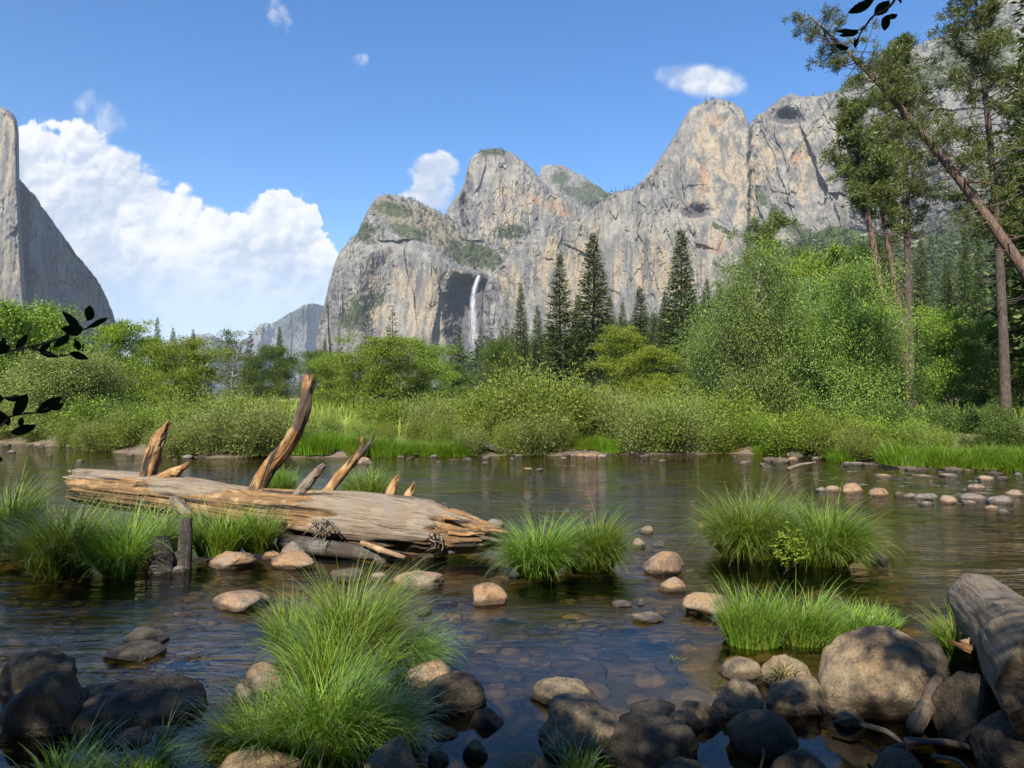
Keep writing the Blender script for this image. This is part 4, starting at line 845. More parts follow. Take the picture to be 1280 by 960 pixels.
def gproto(name, mb, mat): return mb.build(name, M[mat], tint=True)
reed = [gproto('reed_clump', sedge(.55, .75, 900, 501 + i, w=.02, out=.35, root=1.0), 'reed') for i in range(2)]
bgr = [gproto('grass_clump', sedge(.6, .65, 1000, 511 + i, w=.016, out=.6, root=.95), 'reed') for i in range(2)]
for px in (385, 402, 418, 434, 450):
    Y = float(bank_y((px - 640) / FPX)) + rg.uniform(.1, .7); clump(.75, reed, px, Y, 537 + rg.uniform(-3, 6), 'bright green reeds at the water right of the tall curved snag', 'reeds on the far bank', .9, cat='reeds')
for px in (468, 486, 505, 524, 545, 560, 575):
    Y = float(bank_y((px - 640) / FPX)) + rg.uniform(.1, .6); clump(.65, bgr, px, Y, 543 + rg.uniform(-3, 6), 'green grass clump on the bank behind the forked branch', 'grass on the far bank', .9)
for px in (728, 745, 762):
    Y = float(bank_y((px - 640) / FPX)) + rg.uniform(.1, .6); clump(.65, bgr, px, Y, 543 + rg.uniform(-2, 4), 'green grass tuft on the bank below the lime green tree', 'grass tufts at mid bank', .8)
for px in (950, 965):
    Y = float(bank_y((px - 640) / FPX)) + .3; clump(.65, bgr, px, Y, 553, 'small grass tuft below the cottonwoods', 'grass tufts below the cottonwoods', .8)
clump(.65, bgr, 1058, 23.6, 556, 'round green grass tuft below the bright cottonwood', None, 1.1)
for px in (1030, 1046, 1074, 1090, 1104, 1118, 1096, 1128, 1145, 1163, 1182, 1202, 1222, 1242, 1262, 1282, 1300, 1175, 1232, 1270):
    Y = float(bank_y((px - 640) / FPX)) + rg.uniform(.0, 1.4); clump(.65, bgr, px, Y, 553 + rg.uniform(-4, 6), 'bright grass clump along the right bank under the dark trees', 'grass along the right bank', 1.0)
# meadow grass strip behind the willows
rngm = np.random.default_rng(9); n = 9000
mx_ = rngm.uniform(-24, 26, n); my_ = rngm.uniform(27, 62, n); ok = my_ > bank_y(mx_ / my_) + 2.5; mx_, my_ = mx_[ok], my_[ok]; n = len(mx_)
mb = MB(); leaves(mb, np.stack([mx_, my_, ground_z(mx_, my_) - .02], -1), unit(rngm.normal(size=(n, 3)) * .3 + np.array([0, 0, 1])), unit(rngm.normal(size=(n, 3)) + np.array([0, -1, 0])), rngm.uniform(.5, 1.0, n), .12, rngm)
stuff(mb.build('meadow_grass', M['willow'], tint=True), 'tall meadow grass behind the bank bushes', 'grass')
# ------------------------------------------------------------------ waterfall
def waterfall():
    m, k, out = new_mat('falling_water')
    p = k.n('ShaderNodeNewGeometry').outputs['Position']; f = k.attr('fade')
    st = k.noise(k.vm('MULTIPLY', p, (1, 1, .12)), .35, 5, .65)
    a = k.m('MULTIPLY', k.ss(st, .28, .75), f, clamp=True)
    mx = k.n('ShaderNodeMixShader', {0: a, 1: k.n('ShaderNodeBsdfTransparent').outputs[0], 2: k.n('ShaderNodeBsdfDiffuse', {'Color': (.78, .80, .84, 1)}).outputs[0]})
    k.link(mx.outputs[0], out.inputs[0])
    rows = [(344, 599, 1.6), (348, 597.5, 2.6), (354, 595.5, 2.8), (362, 593, 3.0), (372, 591.5, 3.2), (384, 591, 3.8), (396, 591.5, 4.6), (410, 592, 5.6), (424, 594, 6.8), (436, 595, 7.8), (446, 595, 8.6)]
    py = np.linspace(344, 446, 70); cx = lin(py, *[(r[0], r[1]) for r in rows]); hw = 1.35 * lin(py, *[(r[0], r[2]) for r in rows])
    s = np.linspace(-1, 1, 17)[None]; UU = cx[:, None] + hw[:, None] * s * (1 + .12 * vnoise(np.stack([py * .2, py * 0, py * 0], -1), 4)[:, None]); PY = np.broadcast_to(py[:, None], UU.shape)
    Yb = 2010 - 26 * np.sqrt(np.clip(1 - s ** 2, 0, 1)) - .25 * (PY - 344)
    V = at(UU, PY, Yb)
    back = at(UU, PY, 2010 + 0 * UU + 14 * (1 - s ** 2) - .25 * (PY - 344))
    fd = (1 - np.abs(s) ** 2.2) * lin(PY, (344, .9), (362, .75), (385, .5), (420, .32), (440, .22), (446, .1))
    n1 = V.reshape(-1, 3).shape[0]
    mb = MB(); mb.add(V, grid_faces(70, 17)); mb.add(back, grid_faces(70, 17)[:, ::-1])
    o = mb.build('waterfall', m, smooth=True, vattr={'fade': np.concatenate([fd.ravel(), fd.ravel() * .5])})
    tag(o, 'thin white waterfall dropping from the notch in the cliff', 'waterfall')
waterfall()
# ------------------------------------------------------------------ rocks
def icos(n):
    import bmesh
    bm = bmesh.new(); bmesh.ops.create_icosphere(bm, subdivisions=n, radius=1)
    V = np.array([v.co[:] for v in bm.verts]); F = np.array([[v.index for v in f.verts] for f in bm.faces]); bm.free(); return V, F
ICO = {n: icos(n) for n in (3, 4, 5)}
def rock_shape(seed, sub=4, ang=.5, rough=.16):
    ang = min(1, ang * 1.35)
    V, F = ICO[sub]; rng = np.random.default_rng(seed)
    d = np.ones(len(V))
    for _ in range(12):                                           # flat facets cut from the ball
        nrm = unit(rng.normal(size=3)); h = rng.uniform(.62, .98); t = V @ nrm
        d = np.where(t * d > h, d + (h / np.maximum(t, .2) - d) * ang, d)
    d = d * (1 + rough * fbm(V * 1.5 + seed * 3.7, 4, .5, seed)) + .035 * fbm(V * 6 + seed, 4, .6, seed) - .05 * np.clip(ridged(V * 2.1 + seed, 3, .5, seed + 5), .55, 1)
    return V * d[:, None], F
nrock = [0]
def rock(x0, x1, yt, yb, label, mat='rock', group=None, name='river_rock', ang=.5, sub=4, deep=.8, rz=None, zb=0.0, tilt=0.0, sink=.9, rough=.16):
    """a rock whose visible outline spans x0..x1, yt..yb; yb is where it meets water or ground at height zb"""
    nrock[0] += 1; cx = (x0 + x1) / 2; p = on(cx, yb, zb); w = (x1 - x0) / FPX * p[1] / 2
    dist = p[1] + w * deep * .8
    w = (x1 - x0) / FPX * dist / 2
    zt = EYE - (yt - HZ) / FPX * (dist + w * deep * .1)
    hz = max((zt - zb) * .5 * (1 + sink), .02); zc = zt - hz
    V, F = rock_shape(nrock[0] * 7 + 3, sub, ang, rough); mx = np.abs(V).max(0); V = V / mx * np.array([w, w * deep, hz])
    a = rg.uniform(-.35, .35) if rz is None else rz
    o = MB().add(V, F).build(name, M[mat], smooth=True)
    o.location = (float(p[0] * dist / p[1]), float(dist), float(zc)); o.rotation_euler = (0, tilt, a)
    return tag(o, label, 'rock' if name == 'river_rock' else 'boulder', group)
Rk = rock
# shaded boulders, lower left
Rk(-8, 97, 808, 872, 'dark rounded boulder at the left edge, furthest back of the dark group', 'darkrock', name='boulder', sub=5)
Rk(8, 122, 836, 922, 'dark boulder in front of the left edge one', 'darkrock', name='boulder', sub=5)
Rk(78, 252, 833, 912, 'widest dark boulder of the lower left group', 'darkrock', name='boulder', sub=5, deep=.7, ang=.7)
Rk(134, 196, 906, 932, 'small wet stone at the foot of the widest dark boulder', 'darkrock')
Rk(182, 230, 902, 926, 'small wet stone right under the widest dark boulder', 'darkrock')
Rk(128, 206, 800, 826, 'flat dark stone just awash above the dark boulders', 'darkrock', sink=.8)
Rk(148, 212, 784, 806, 'flatter dark stone behind the one awash', 'darkrock', sink=.8)
Rk(234, 253, 815, 823, 'tiny dark stone awash right of the flat pair', 'darkrock', sink=.8)
# mid left, by the log
Rk(262, 342, 738, 764, 'flat tan rock alone in the water below the log', 'rock', sink=.6)
Rk(262, 328, 687, 711, 'long flat tan rock at the grass edge under the log', 'rock', ang=.7, sink=.5)
Rk(333, 398, 688, 711, 'flat-topped pale rock in front of the grey rock under the log', 'rock', ang=.9, sink=.5)
Rk(349, 382, 676, 698, 'grey rounded rock behind the flat-topped one under the log', 'greyrock')
Rk(326, 352, 688, 699, 'brown stone between the long and the flat-topped rock', 'rock')
Rk(462, 484, 713, 726, 'small brown stone left of the tan two-humped rock', 'rock')
Rk(408, 462, 709, 726, 'dark low stones behind the front grass top', 'darkrock')
Rk(493, 558, 713, 737, 'tan two-humped flat rock in front of the log', 'rock', sink=.6, ang=.7)
Rk(583, 635, 728, 757, 'blocky tan-topped rock right of the two-humped rock', 'rock', ang=.9, sink=.6)
Rk(519, 541, 757, 768, 'small brown stone awash beyond the front grass', 'darkrock', sink=.7)
Rk(606, 630, 648, 660, 'grey stone at the splintered tip of the log', 'greyrock')
Rk(467, 483, 696, 704, 'tiny grey stone by the thin stick under the log', 'greyrock')
Rk(520, 545, 690, 697, 'tiny dark stone in the shadow under the log tip', 'darkrock')
Rk(214, 232, 706, 716, 'small pale stone beside the dark post', 'greyrock')
Rk(446, 466, 571, 581, 'pale rounded stone behind the forked branch', 'rock')
# front grass stones
Rk(506, 572, 816, 858, 'tan rounded rock at the right foot of the front grass', 'rock')
Rk(522, 610, 838, 890, 'dark glossy boulder below the tan rock at the front grass', 'darkrock', name='boulder', sub=5)
Rk(588, 631, 882, 910, 'pointed dark rock in the blue water', 'darkrock', ang=.9)
Rk(540, 574, 907, 923, 'dark stone left of the pointed dark rock', 'darkrock')
Rk(578, 612, 923, 949, 'dark stone below the pointed dark rock', 'darkrock', ang=.8)
Rk(534, 562, 933, 958, 'dark stone at the bottom edge left of the others', 'darkrock')
Rk(543, 560, 886, 899, 'small dark stone under the glossy boulder', 'darkrock')
Rk(300, 354, 822, 872, 'tan rock half hidden left in the front grass', 'rock')
Rk(290, 322, 850, 880, 'smaller rock below the one half hidden in the front grass', 'rock')
Rk(266, 376, 934, 985, 'low brown rock at the bottom edge below the front grass', 'boulder', name='boulder', sub=5, zb=.05)
Rk(452, 528, 918, 990, 'pale speckled rock at the bottom right of the front grass', 'boulder', zb=.05)
# stones in mid river, centre to right
Rk(803, 858, 688, 718, 'tan dome rock right of the middle grass clump', 'rock', sink=.5)
Rk(823, 858, 720, 740, 'brown stone in front of the tan dome rock', 'rock')
Rk(854, 916, 737, 771, 'pointed pale tan rock left of the near grass', 'rock', ang=.8, sink=.5)
Rk(922, 952, 750, 767, 'grey stone right of the pointed tan rock', 'greyrock')
Rk(889, 899, 767, 777, 'tiny stone below the pointed tan rock', 'greyrock')
Rk(790, 830, 763, 779, 'angular grey stone awash left of the pointed tan rock', 'greyrock', ang=1.0, sink=.4)
Rk(764, 790, 749, 759, 'small flat grey stone above the angular grey stone', 'greyrock', sink=.5)
Rk(797, 806, 748, 756, 'tiny stone right of the small flat grey stone', 'greyrock')
Rk(800, 818, 656, 667, 'small tan stone behind the middle grass clump', 'rock')
Rk(814, 832, 676, 683, 'flat pale stone above the tan dome rock', 'greyrock')
Rk(788, 807, 672, 685, 'brown stone at the right edge of the middle grass clump', 'rock')
Rk(871, 888, 651, 663, 'orange-brown stone at the left edge of the big grass clump', 'rock')
Rk(1087, 1112, 690, 703, 'dark stone at the right edge of the big grass clump', 'darkrock')
# the line of stones across the right of the river
for i, (x0, x1, yt, yb, mt, lab) in enumerate([(1018, 1034, 608, 615, 'greyrock', 'grey stone at the left end of the stone line'), (1032, 1052, 605, 615, 'rock', 'tan stone second in the stone line'), (1052, 1081, 600, 616, 'rock', 'largest tan stone of the stone line'), (1053, 1070, 607, 618, 'rock', 'small tan stone in front of the largest one'),
                                           (1085, 1113, 609, 621, 'rock', 'tan dome stone right of the largest in the stone line'), (1117, 1132, 613, 621, 'darkrock', 'dark stone in the middle of the stone line'), (1128, 1146, 616, 623, 'rock', 'pale tan stone right of the dark one'), (1141, 1172, 615, 625, 'greyrock', 'long grey stone in the stone line'),
                                           (1174, 1196, 618, 630, 'rock', 'pinkish stone right of the long grey one'), (1147, 1167, 626, 632, 'greyrock', 'flat grey stone in front of the stone line'), (1198, 1232, 616, 626, 'greyrock', 'flat grey stone toward the right end of the line'), (1204, 1220, 624, 631, 'greyrock', 'small stone in front of the flat right one'),
                                           (1234, 1266, 618, 630, 'greyrock', 'peaked grey stone at the right end of the line'), (1209, 1232, 604, 612, 'rock', 'tan stone behind the right part of the line'), (1230, 1250, 631, 638, 'rock', 'low tan stone in front of the peaked one'), (1246, 1262, 636, 642, 'greyrock', 'small flat stone at the far right of the line'),
                                           (1254, 1280, 611, 621, 'rock', 'tan stone at the right edge of the view')]):
    Rk(x0, x1, yt, yb, lab, mt, group='stones across the right of the river', sub=3)
# stones on the waterline of the far bank
for i in range(80):
    px = rg.uniform(0, 1285)
    if i > 52: px = rg.uniform(930, 1285)
    yb_ = float(np.interp(px, BA[:, 0], BA[:, 1])) + rg.uniform(-1.5, 5 if px < 930 else 17); w = rg.uniform(3, 9) if px < 930 else rg.uniform(4, 13)
    if 1090 < px and i % 3 == 0: w *= 1.2
    Rk(px - w, px + w, yb_ - w * rg.uniform(.3, .75), yb_, 'small stone at the waterline along the far bank', ('rock', 'greyrock', 'darkrock', 'darkrock')[i % 4], 'stones along the far waterline', sub=3)
for px, yb_, w in [(606, 580, 5), (548, 578, 4), (660, 588, 7), (674, 588, 6), (704, 574, 5), (738, 572, 9), (726, 571, 7), (556, 630, 4), (866, 628, 5), (930, 580, 6), (828, 577, 5), (955, 582, 6), (972, 577, 5), (640, 574, 4), (100, 577, 5), (62, 570, 4), (14, 566, 6), (240, 640, 4)]:
    Rk(px - w, px + w, yb_ - w * .6, yb_, 'lone stone awash in the far half of the river', ('greyrock', 'rock')[int(w) % 2], 'stones awash in the far river', sub=3)
# dark and dappled rocks, lower right
Rk(662, 747, 846, 884, 'dappled boulder at the back of the bottom centre group', 'boulder', name='boulder', sub=5)
Rk(660, 790, 868, 946, 'big dappled boulder in the bottom centre', 'boulder', name='boulder', sub=5)
Rk(752, 876, 888, 968, 'dark layered boulder right of the big dappled one', 'darkrock', name='boulder', sub=5, ang=.9)
Rk(782, 850, 876, 900, 'two-part dark stone behind the layered boulder', 'darkrock')
Rk(846, 902, 868, 908, 'rounded brown rock between the layered boulder and the bank', 'boulder')
Rk(836, 880, 884, 912, 'small rock against the right shoulder of the layered boulder', 'boulder')
Rk(888, 960, 844, 896, 'rounded dappled rock in the row left of the great boulder', 'boulder', name='boulder', sub=5)
Rk(958, 1034, 840, 894, 'brown rounded boulder next to the great boulder', 'boulder', name='boulder', sub=5)
Rk(897, 952, 820, 848, 'grey rock at the foot of the near grass', 'boulder')
Rk(946, 1016, 805, 862, 'reddish slanted rock draped with dry grass', 'boulder', name='boulder', sub=5, ang=.9)
Rk(910, 997, 884, 946, 'dark boulder in the water below the brown rounded one', 'darkrock', name='boulder', sub=5)
Rk(1041, 1082, 880, 908, 'small brown cobble at the foot of the great boulder', 'rock')
Rk(1014, 1184, 782, 902, 'great pale boulder with tree shade across it', 'boulder', name='boulder', sub=5, ang=.45, deep=.75, zb=.0, sink=.5, rough=.10)
Rk(1162, 1262, 836, 935, 'dark angular boulder under the bleached log', 'darkrock', name='boulder', sub=5, ang=1.0, zb=.05)
Rk(1215, 1330, 880, 975, 'dark boulder in the bottom right corner', 'darkrock', name='boulder', sub=5, ang=.8, zb=.05)
Rk(620, 692, 938, 985, 'mossy grey rock cut by the bottom edge', 'boulder', name='boulder')
Rk(820, 880, 944, 990, 'dark rock at the bottom edge right of the layered boulder', 'darkrock')
Rk(960, 1040, 930, 990, 'flat wet rock at the bottom edge below the dark boulder', 'darkrock', sink=.7)
Rk(1090, 1160, 930, 985, 'flat brown rock under the sticks at the bottom', 'darkrock', zb=.03)
Rk(1140, 1186, 800, 836, 'dark rock between the great boulder and the bleached log', 'darkrock', zb=.03)
# cobbles on the river bed, too many to count
rngp = np.random.default_rng(31); pb = MB(); V3, F3 = ICO[3]; V2, F2 = icos(2)
for i in range(1500):
    px = rngp.uniform(-60, 1340); py = 640 + 380 * rngp.random() ** .8; p = on(px, py, -.25); z = gz(p[0], p[1])
    if z > .02: continue
    r = rngp.uniform(.04, .15) * (1 + .5 * (rngp.random() < .12)); d = 1 + .2 * fbm(V2 * 1.3 + i, 2, .5, i)
    pb.add(V2 * d[:, None] * np.array([r, r * rngp.uniform(.7, 1.1), r * rngp.uniform(.35, .6)]) + np.array([p[0], p[1], min(z + r * .1, -.05 - r * .35)]), F2, rngp.random())
def cobble_mat():
    m, k, out = new_mat('bed_cobble'); t = k.attr('tint'); p = k.n('ShaderNodeNewGeometry').outputs['Position']
    col = k.mix(t, (.085, .062, .030), (.27, .195, .10)); col = k.mix(k.m('MULTIPLY', k.ss(k.noise(p, 9, 4), .45, .62), .6), col, (.07, .06, .025))
    k.link(k.n('ShaderNodeBsdfDiffuse', {'Color': col}).outputs[0], out.inputs[0]); return m
stuff(pb.build('river_cobbles', cobble_mat(), smooth=True, tint=True), 'brown cobbles under the water on the river bed', 'cobbles')
# ------------------------------------------------------------------ the fallen log
def log_mesh(pts, radii, n, seg, seed, split, rag0=.2, rag1=.3, crack=.10, flat=1.0):
    """axis along local x; split(s, angle) 0..1 says where the bark-grey skin has broken to orange wood"""
    pts = np.asarray(pts, float); ax = spline(pts, n); rr = np.interp(np.linspace(0, 1, n), np.linspace(0, 1, len(radii)), radii)
    an = np.arange(seg) / seg * 6.2832; A, Sx = np.meshgrid(an, np.linspace(0, 1, n)); L = np.linalg.norm(np.diff(pts, axis=0), axis=1).sum()
    q = np.stack([Sx * L * .55, np.cos(A) * 1.0, np.sin(A) * 1.0], -1)
    sp = split(Sx, A); lowf = fbm(q * 1.3, 4, .55, seed); gr = ridged(q * np.array([.5, 5.5, 5.5]), 3, .6, seed + 3); gr2 = fbm(q * np.array([1.1, 9, 9]), 3, .6, seed + 8)
    stp = np.floor(fbm(q * np.array([.7, 2.6, 2.6]), 3, .5, seed + 6) * 6) / 6
    rad = rr[:, None] * (1 + .15 * lowf - crack * (.25 + .75 * sp) * np.clip(gr, 0, 1) ** 2 + .05 * gr2 * (.3 + sp) + sp * (.22 * stp - .10))
    dx = np.zeros_like(rad); rg0 = fbm(np.stack([np.cos(A) * 3.2, np.sin(A) * 3.2, A * 0 + seed], -1), 4, .65, seed + 2)
    dx = rag0 * rg0 * (1 - sstep(Sx, 0, .16)) + rag1 * rg0 * sstep(Sx, .8, 1)
    V = np.stack([ax[:, None, 0] + dx, ax[:, None, 1] + np.cos(A) * rad, ax[:, None, 2] + np.sin(A) * rad * flat], -1)
    j = np.arange(seg); i = np.arange(n - 1)[:, None] * seg; j2 = (j + 1) % seg
    F = np.stack([i + j, i + j2, i + seg + j2, i + seg + j], -1).reshape(-1, 4)
    V = V.reshape(-1, 3); e = (n - 1) * seg
    V = np.concatenate([V, ax[:1] + [[.12, 0, 0]], ax[-1:] - [[.15, 0, 0]]])
    T = np.concatenate([np.stack([j2, j, np.full(seg, n * seg)], -1), np.stack([e + j, e + j2, np.full(seg, n * seg + 1)], -1)])
    return MB().add(V, [F, T]), {'split': np.concatenate([sp.ravel(), [1, 1]]), 'low': np.concatenate([np.clip(-np.sin(A) * .8 + .25, 0, 1).ravel(), [.5, .5]])}  # low masks the painted underside shade
def frame_of(p0, p1):
    """matrix whose x axis runs p0 -> p1, z as upright as possible"""
    from mathutils import Matrix
    x = unit(np.asarray(p1) - np.asarray(p0)); y = unit(np.cross([0, 0, 1.0], x)); z = np.cross(x, y)
    mt = Matrix([[x[0], y[0], z[0], p0[0]], [x[1], y[1], z[1], p0[1]], [x[2], y[2], z[2], p0[2]], [0, 0, 0, 1]]); Rm = np.stack([x, y, z], 1)
    return mt, (lambda P: (np.asarray(P, float) - np.asarray(p0)) @ Rm)
A0 = at(98, 607, 11.35); B0 = at(345, 640, 10.5); C0 = at(505, 656, 10.1); D0 = at(622, 672, 9.75)
MT, loc = frame_of(A0, D0)
mid1 = at(220, 621, 10.9)
lg = empty('fallen_log'); tag(lg, 'big broken driftwood log with upright snags lying across grass in the river', 'log')
lg.matrix_world = MT
def split1(s, a):
    up = np.sin(a)                                  # 1 on top
    l = sstep(s + .02 * np.sin(a * 6) + .015 * np.sin(a * 13), .49, .46) ; r = sstep(s + .10 * np.sin(a * 2) + .07 * np.sin(a * 5 + 1) + .05 * np.sin(a * 11), .68, .74)
    l = l * sstep(up + .25 * np.cos(a * 3 + s * 20) - 1.6 * sstep(s, .22, .5) * (up > .2), .75, .3)
    return np.clip(l + r, 0, 1)
def rp(px, r, Y): return r / FPX * Y
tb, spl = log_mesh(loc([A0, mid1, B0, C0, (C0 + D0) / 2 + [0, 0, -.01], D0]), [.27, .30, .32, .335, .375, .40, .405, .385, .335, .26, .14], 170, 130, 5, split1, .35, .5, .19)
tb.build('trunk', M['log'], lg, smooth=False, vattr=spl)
def branch(name, pts, radii, mat='snag', seed=0, split=lambda s: .7 + 0 * s, label=None, blunt=False, n=44, jag=.04, seg=34):
    from mathutils import Matrix
    P_ = loc([at(*p) for p in pts]); mt, lc = frame_of(P_[0], P_[-1]); P_ = lc(P_)
    sp_ = spline(P_, n); rr = np.interp(np.linspace(0, 1, n), np.linspace(0, 1, len(radii)), radii)
    V, F = tube(sp_, rr, seg, rough=.12, rs=seed); ctr = np.repeat(sp_, seg, 0); e = (n - 1) * seg
    an = np.tile(np.arange(seg) / seg * 6.2832, n); ax = np.repeat(np.linspace(0, 1, n), seg); rl = np.repeat(rr, seg)
    gq = np.stack([np.cos(an) * 3.4, np.sin(an) * 3.4, ax * 2.5 + seed], -1)
    g = 1 - .30 * np.clip(ridged(gq, 3, .6, seed), 0, 1) ** 2 + .16 * vnoise(np.stack([np.cos(an) * 1.2, np.sin(an) * 1.2, ax * 9 + seed], -1), seed + 3)
    V[:-2] = ctr + (V[:-2] - ctr) * g[:, None]
    d = unit(sp_[-1:] - sp_[-3:-2]); tip = sstep(ax, .72, 1)
    V[:-2] += d * (tip * rl.max() * (.35 if blunt else 1.1) * vnoise(np.stack([np.cos(an) * 3, np.sin(an) * 3, an * 0 + seed], -1), seed + 1))[:, None]
    sv = np.concatenate([np.repeat(split(np.linspace(0, 1, n)), seg), [1, 1]])
    o = MB().add(V, F).build(name, M[mat], lg, smooth=False, vattr={'split': sv}); o.matrix_local = mt
    if label: o['label'] = label
    return o
branch('snag', [(184, 602, 11.0), (190, 572, 11.0), (197, 552, 11.0), (203, 540, 11.0), (209, 531, 11.0)], [.135, .125, .11, .075, .02], seed=1, label='pointed orange splintered stub')
branch('snag', [(316, 622, 10.66), (338, 584, 10.6), (356, 562, 10.5), (371, 538, 10.4), (380, 512, 10.3), (384, 490, 10.3), (386, 470, 10.3)], [.14, .112, .102, .098, .095, .085, .078], seed=2, split=lambda s: np.interp(s, [0, .1, .5, .56, .8, .9, 1], [.2, .75, .8, .05, .1, .7, 1]), label='tall curved snag with dark bark on its upper half', blunt=True)
branch('snag', [(370, 622, 10.45), (390, 597, 10.45), (403, 583, 10.45)], [.085, .075, .045], mat='log', seed=3, split=lambda s: .15 + 0 * s, label='short pale stub')
branch('snag', [(400, 626, 10.4), (424, 596, 10.4), (438, 580, 10.4), (448, 568, 10.4), (453, 558, 10.4), (453, 550, 10.4)], [.085, .078, .07, .06, .04, .03], seed=4, split=lambda s: .55 + 0 * s, label='forked brown branch leaning right')
branch('snag', [(444, 576, 10.38), (453, 566, 10.38), (461, 555, 10.38), (468, 544, 10.38)], [.03, .045, .03, .012], mat='wetwood', seed=5, split=lambda s: .1 + 0 * s, label='charred tip of the fork')
branch('snag', [(483, 636, 10.3), (488, 616, 10.3), (494, 602, 10.3), (497, 597, 10.3)], [.10, .085, .05, .02], seed=6, split=lambda s: .6 + 0 * s)
branch('snag', [(502, 642, 10.25), (511, 619, 10.25), (516, 608, 10.25)], [.09, .07, .02], seed=7, split=lambda s: 1 + 0 * s)
branch('snag', [(216, 622, 10.75), (222, 628, 10.5), (230, 637, 10.25), (237, 645, 10.05)], [.085, .085, .08, .07], mat='log', seed=8, split=lambda s: .3 + 0 * s, label='cut stub pointing at the viewer', blunt=True)
branch('snag', [(200, 598, 10.9), (219, 590, 10.9), (234, 581, 10.9)], [.07, .09, .02], seed=9, split=lambda s: 1 + 0 * s)
def roots(name, px, py, Y, seed, n=26, ln=.22):
    rng = np.random.default_rng(seed); mb = MB(); c0 = loc([at(px, py, Y)])[0]
    for i in range(n):
        d = unit(np.array([rng.normal() * .5, -abs(rng.normal()) * .6, -.5 + rng.normal() * .6])); l = ln * rng.uniform(.4, 1.2); b = c0 + rng.normal(size=3) * .05
        mb.add(*tube(spline([b, b + d * l * .5 + rng.normal(size=3) * .03, b + d * l + rng.normal(size=3) * .05], 6), np.linspace(.014, .003, 6), 5))
    mb.build(name, M['log'], lg)
rsp = np.random.default_rng(12)
for i in range(14):                                              # slivers lifting off the broken wood
    px = (rsp.uniform(130, 340) if i < 9 else rsp.uniform(540, 610)); cy = float(np.interp(px, [98, 220, 345, 505, 622], [606, 621, 640, 656, 672])); Yc = float(np.interp(px, [98, 345, 622], [11.35, 10.5, 9.75])) - .24
    py = cy + rsp.uniform(-20, 4); L_ = rsp.uniform(18, 46)
    branch('splinter', [(px, py, Yc), (px + L_ * .5, py + L_ * .09 - 1, Yc - .05), (px + L_, py + L_ * .12 + rsp.uniform(-5, 3), Yc - .05 - rsp.uniform(.02, .12))], [.03, .024, .006], seed=60 + i, split=lambda s: .3 + .6 * (rsp.random() > .4) + 0 * s, n=14, seg=9)
roots('root_tuft', 405, 655, 9.68, 3); roots('root_tuft', 545, 672, 9.55, 4, 20, .16); roots('root_tuft', 348, 650, 10.2, 5, 22, .3); roots('root_tuft', 213, 640, 10.6, 6, 14, .14)
def stick(name, pts, radii, mat, label, cat='stick', seed=0, n=20, rough=.15, split=.2, group=None):
    P_ = np.array([at(*p) for p in pts]); b0 = P_[0].copy(); sp_ = spline(P_ - b0, n); mt, lc = frame_of(P_[0], P_[-1])
    rr = np.interp(np.linspace(0, 1, n), np.linspace(0, 1, len(radii)), radii); V, F = tube(lc(spline(P_, n)), rr, 12, rough=rough, rs=seed)
    o = MB().add(V, F).build(name, M[mat], smooth=True, vattr={'split': np.full(len(V), split)}); o.matrix_world = mt
    return tag(o, label, cat, group)
stick('driftwood_post', [(232, 648, 9.2), (232, 672, 9.15), (230, 716, 9.1)], [.075, .085, .09], 'wetwood', 'dark post standing in the grass below the cut stub', 'post', 1)  # dark upright built solid below the stub
stick('tree_stump', [(199, 672, 9.1), (201, 690, 9.05), (203, 718, 9.0)], [.12, .15, .17], 'wetwood', 'short dark rotten stump in the grass left of the post', 'stump', 2, rough=.3)
stick('driftwood', [(352, 676, 10.0), (400, 684, 9.8), (500, 696, 9.5)], [.11, .12, .07], 'wetwood', 'dark plank-like driftwood lying in shade under the log', 'driftwood', 3)
stick('driftwood', [(452, 678, 9.55), (478, 688, 9.4), (506, 697, 9.3)], [.035, .04, .025], 'oldlog', 'thin brown stick leaning on the dark driftwood', 'stick', 4, split=.8)
stick('driftwood', [(560, 690, 9.75), (575, 684, 9.8), (583, 676, 9.85)], [.05, .06, .05], 'wetwood', 'dark stump end under the splintered log tip', 'driftwood', 5)
stick('twig', [(89, 600, 11.2), (90, 585, 11.2), (92, 576, 11.2)], [.010, .008, .006], 'wetwood', 'thin dark twig sticking up at the left end of the log', 'twig', 6)
# bleached log at the right
E0 = at(1213, 742, 6.75); E1 = at(1262, 792, 5.35); E2 = at(1345, 872, 3.9)
MT2, loc2 = frame_of(E0, E2); l2 = empty('bleached_log'); l2.matrix_world = MT2; tag(l2, 'thick bleached log running out of the right edge of the view', 'log')
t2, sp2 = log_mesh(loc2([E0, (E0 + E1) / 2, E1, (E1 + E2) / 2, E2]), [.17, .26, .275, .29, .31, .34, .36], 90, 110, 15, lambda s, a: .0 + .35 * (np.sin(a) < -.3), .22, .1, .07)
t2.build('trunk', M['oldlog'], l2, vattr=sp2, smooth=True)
lgk, lck = lg, loc; lg, loc = l2, loc2
branch('broken_stub', [(1236, 826, 5.3), (1220, 816, 5.1), (1196, 806, 5.0), (1190, 803, 5.0)], [.07, .05, .022, .006], mat='snag', seed=21, split=lambda s: .8 + 0 * s, label='pale splintered stub', jag=.05)
branch('broken_stub', [(1240, 812, 5.4), (1222, 806, 5.25), (1206, 806, 5.2)], [.075, .06, .03], mat='log', seed=22, split=lambda s: .4 + 0 * s)
branch('knot', [(1240, 752, 6.0), (1247, 738, 6.0), (1252, 733, 6.0)], [.05, .035, .01], mat='wetwood', seed=23, split=lambda s: .2 + 0 * s)
branch('knot', [(1262, 768, 5.4), (1258, 757, 5.3), (1254, 752, 5.25)], [.05, .05, .03], mat='wetwood', seed=24, split=lambda s: .2 + 0 * s)
lg, loc = lgk, lck
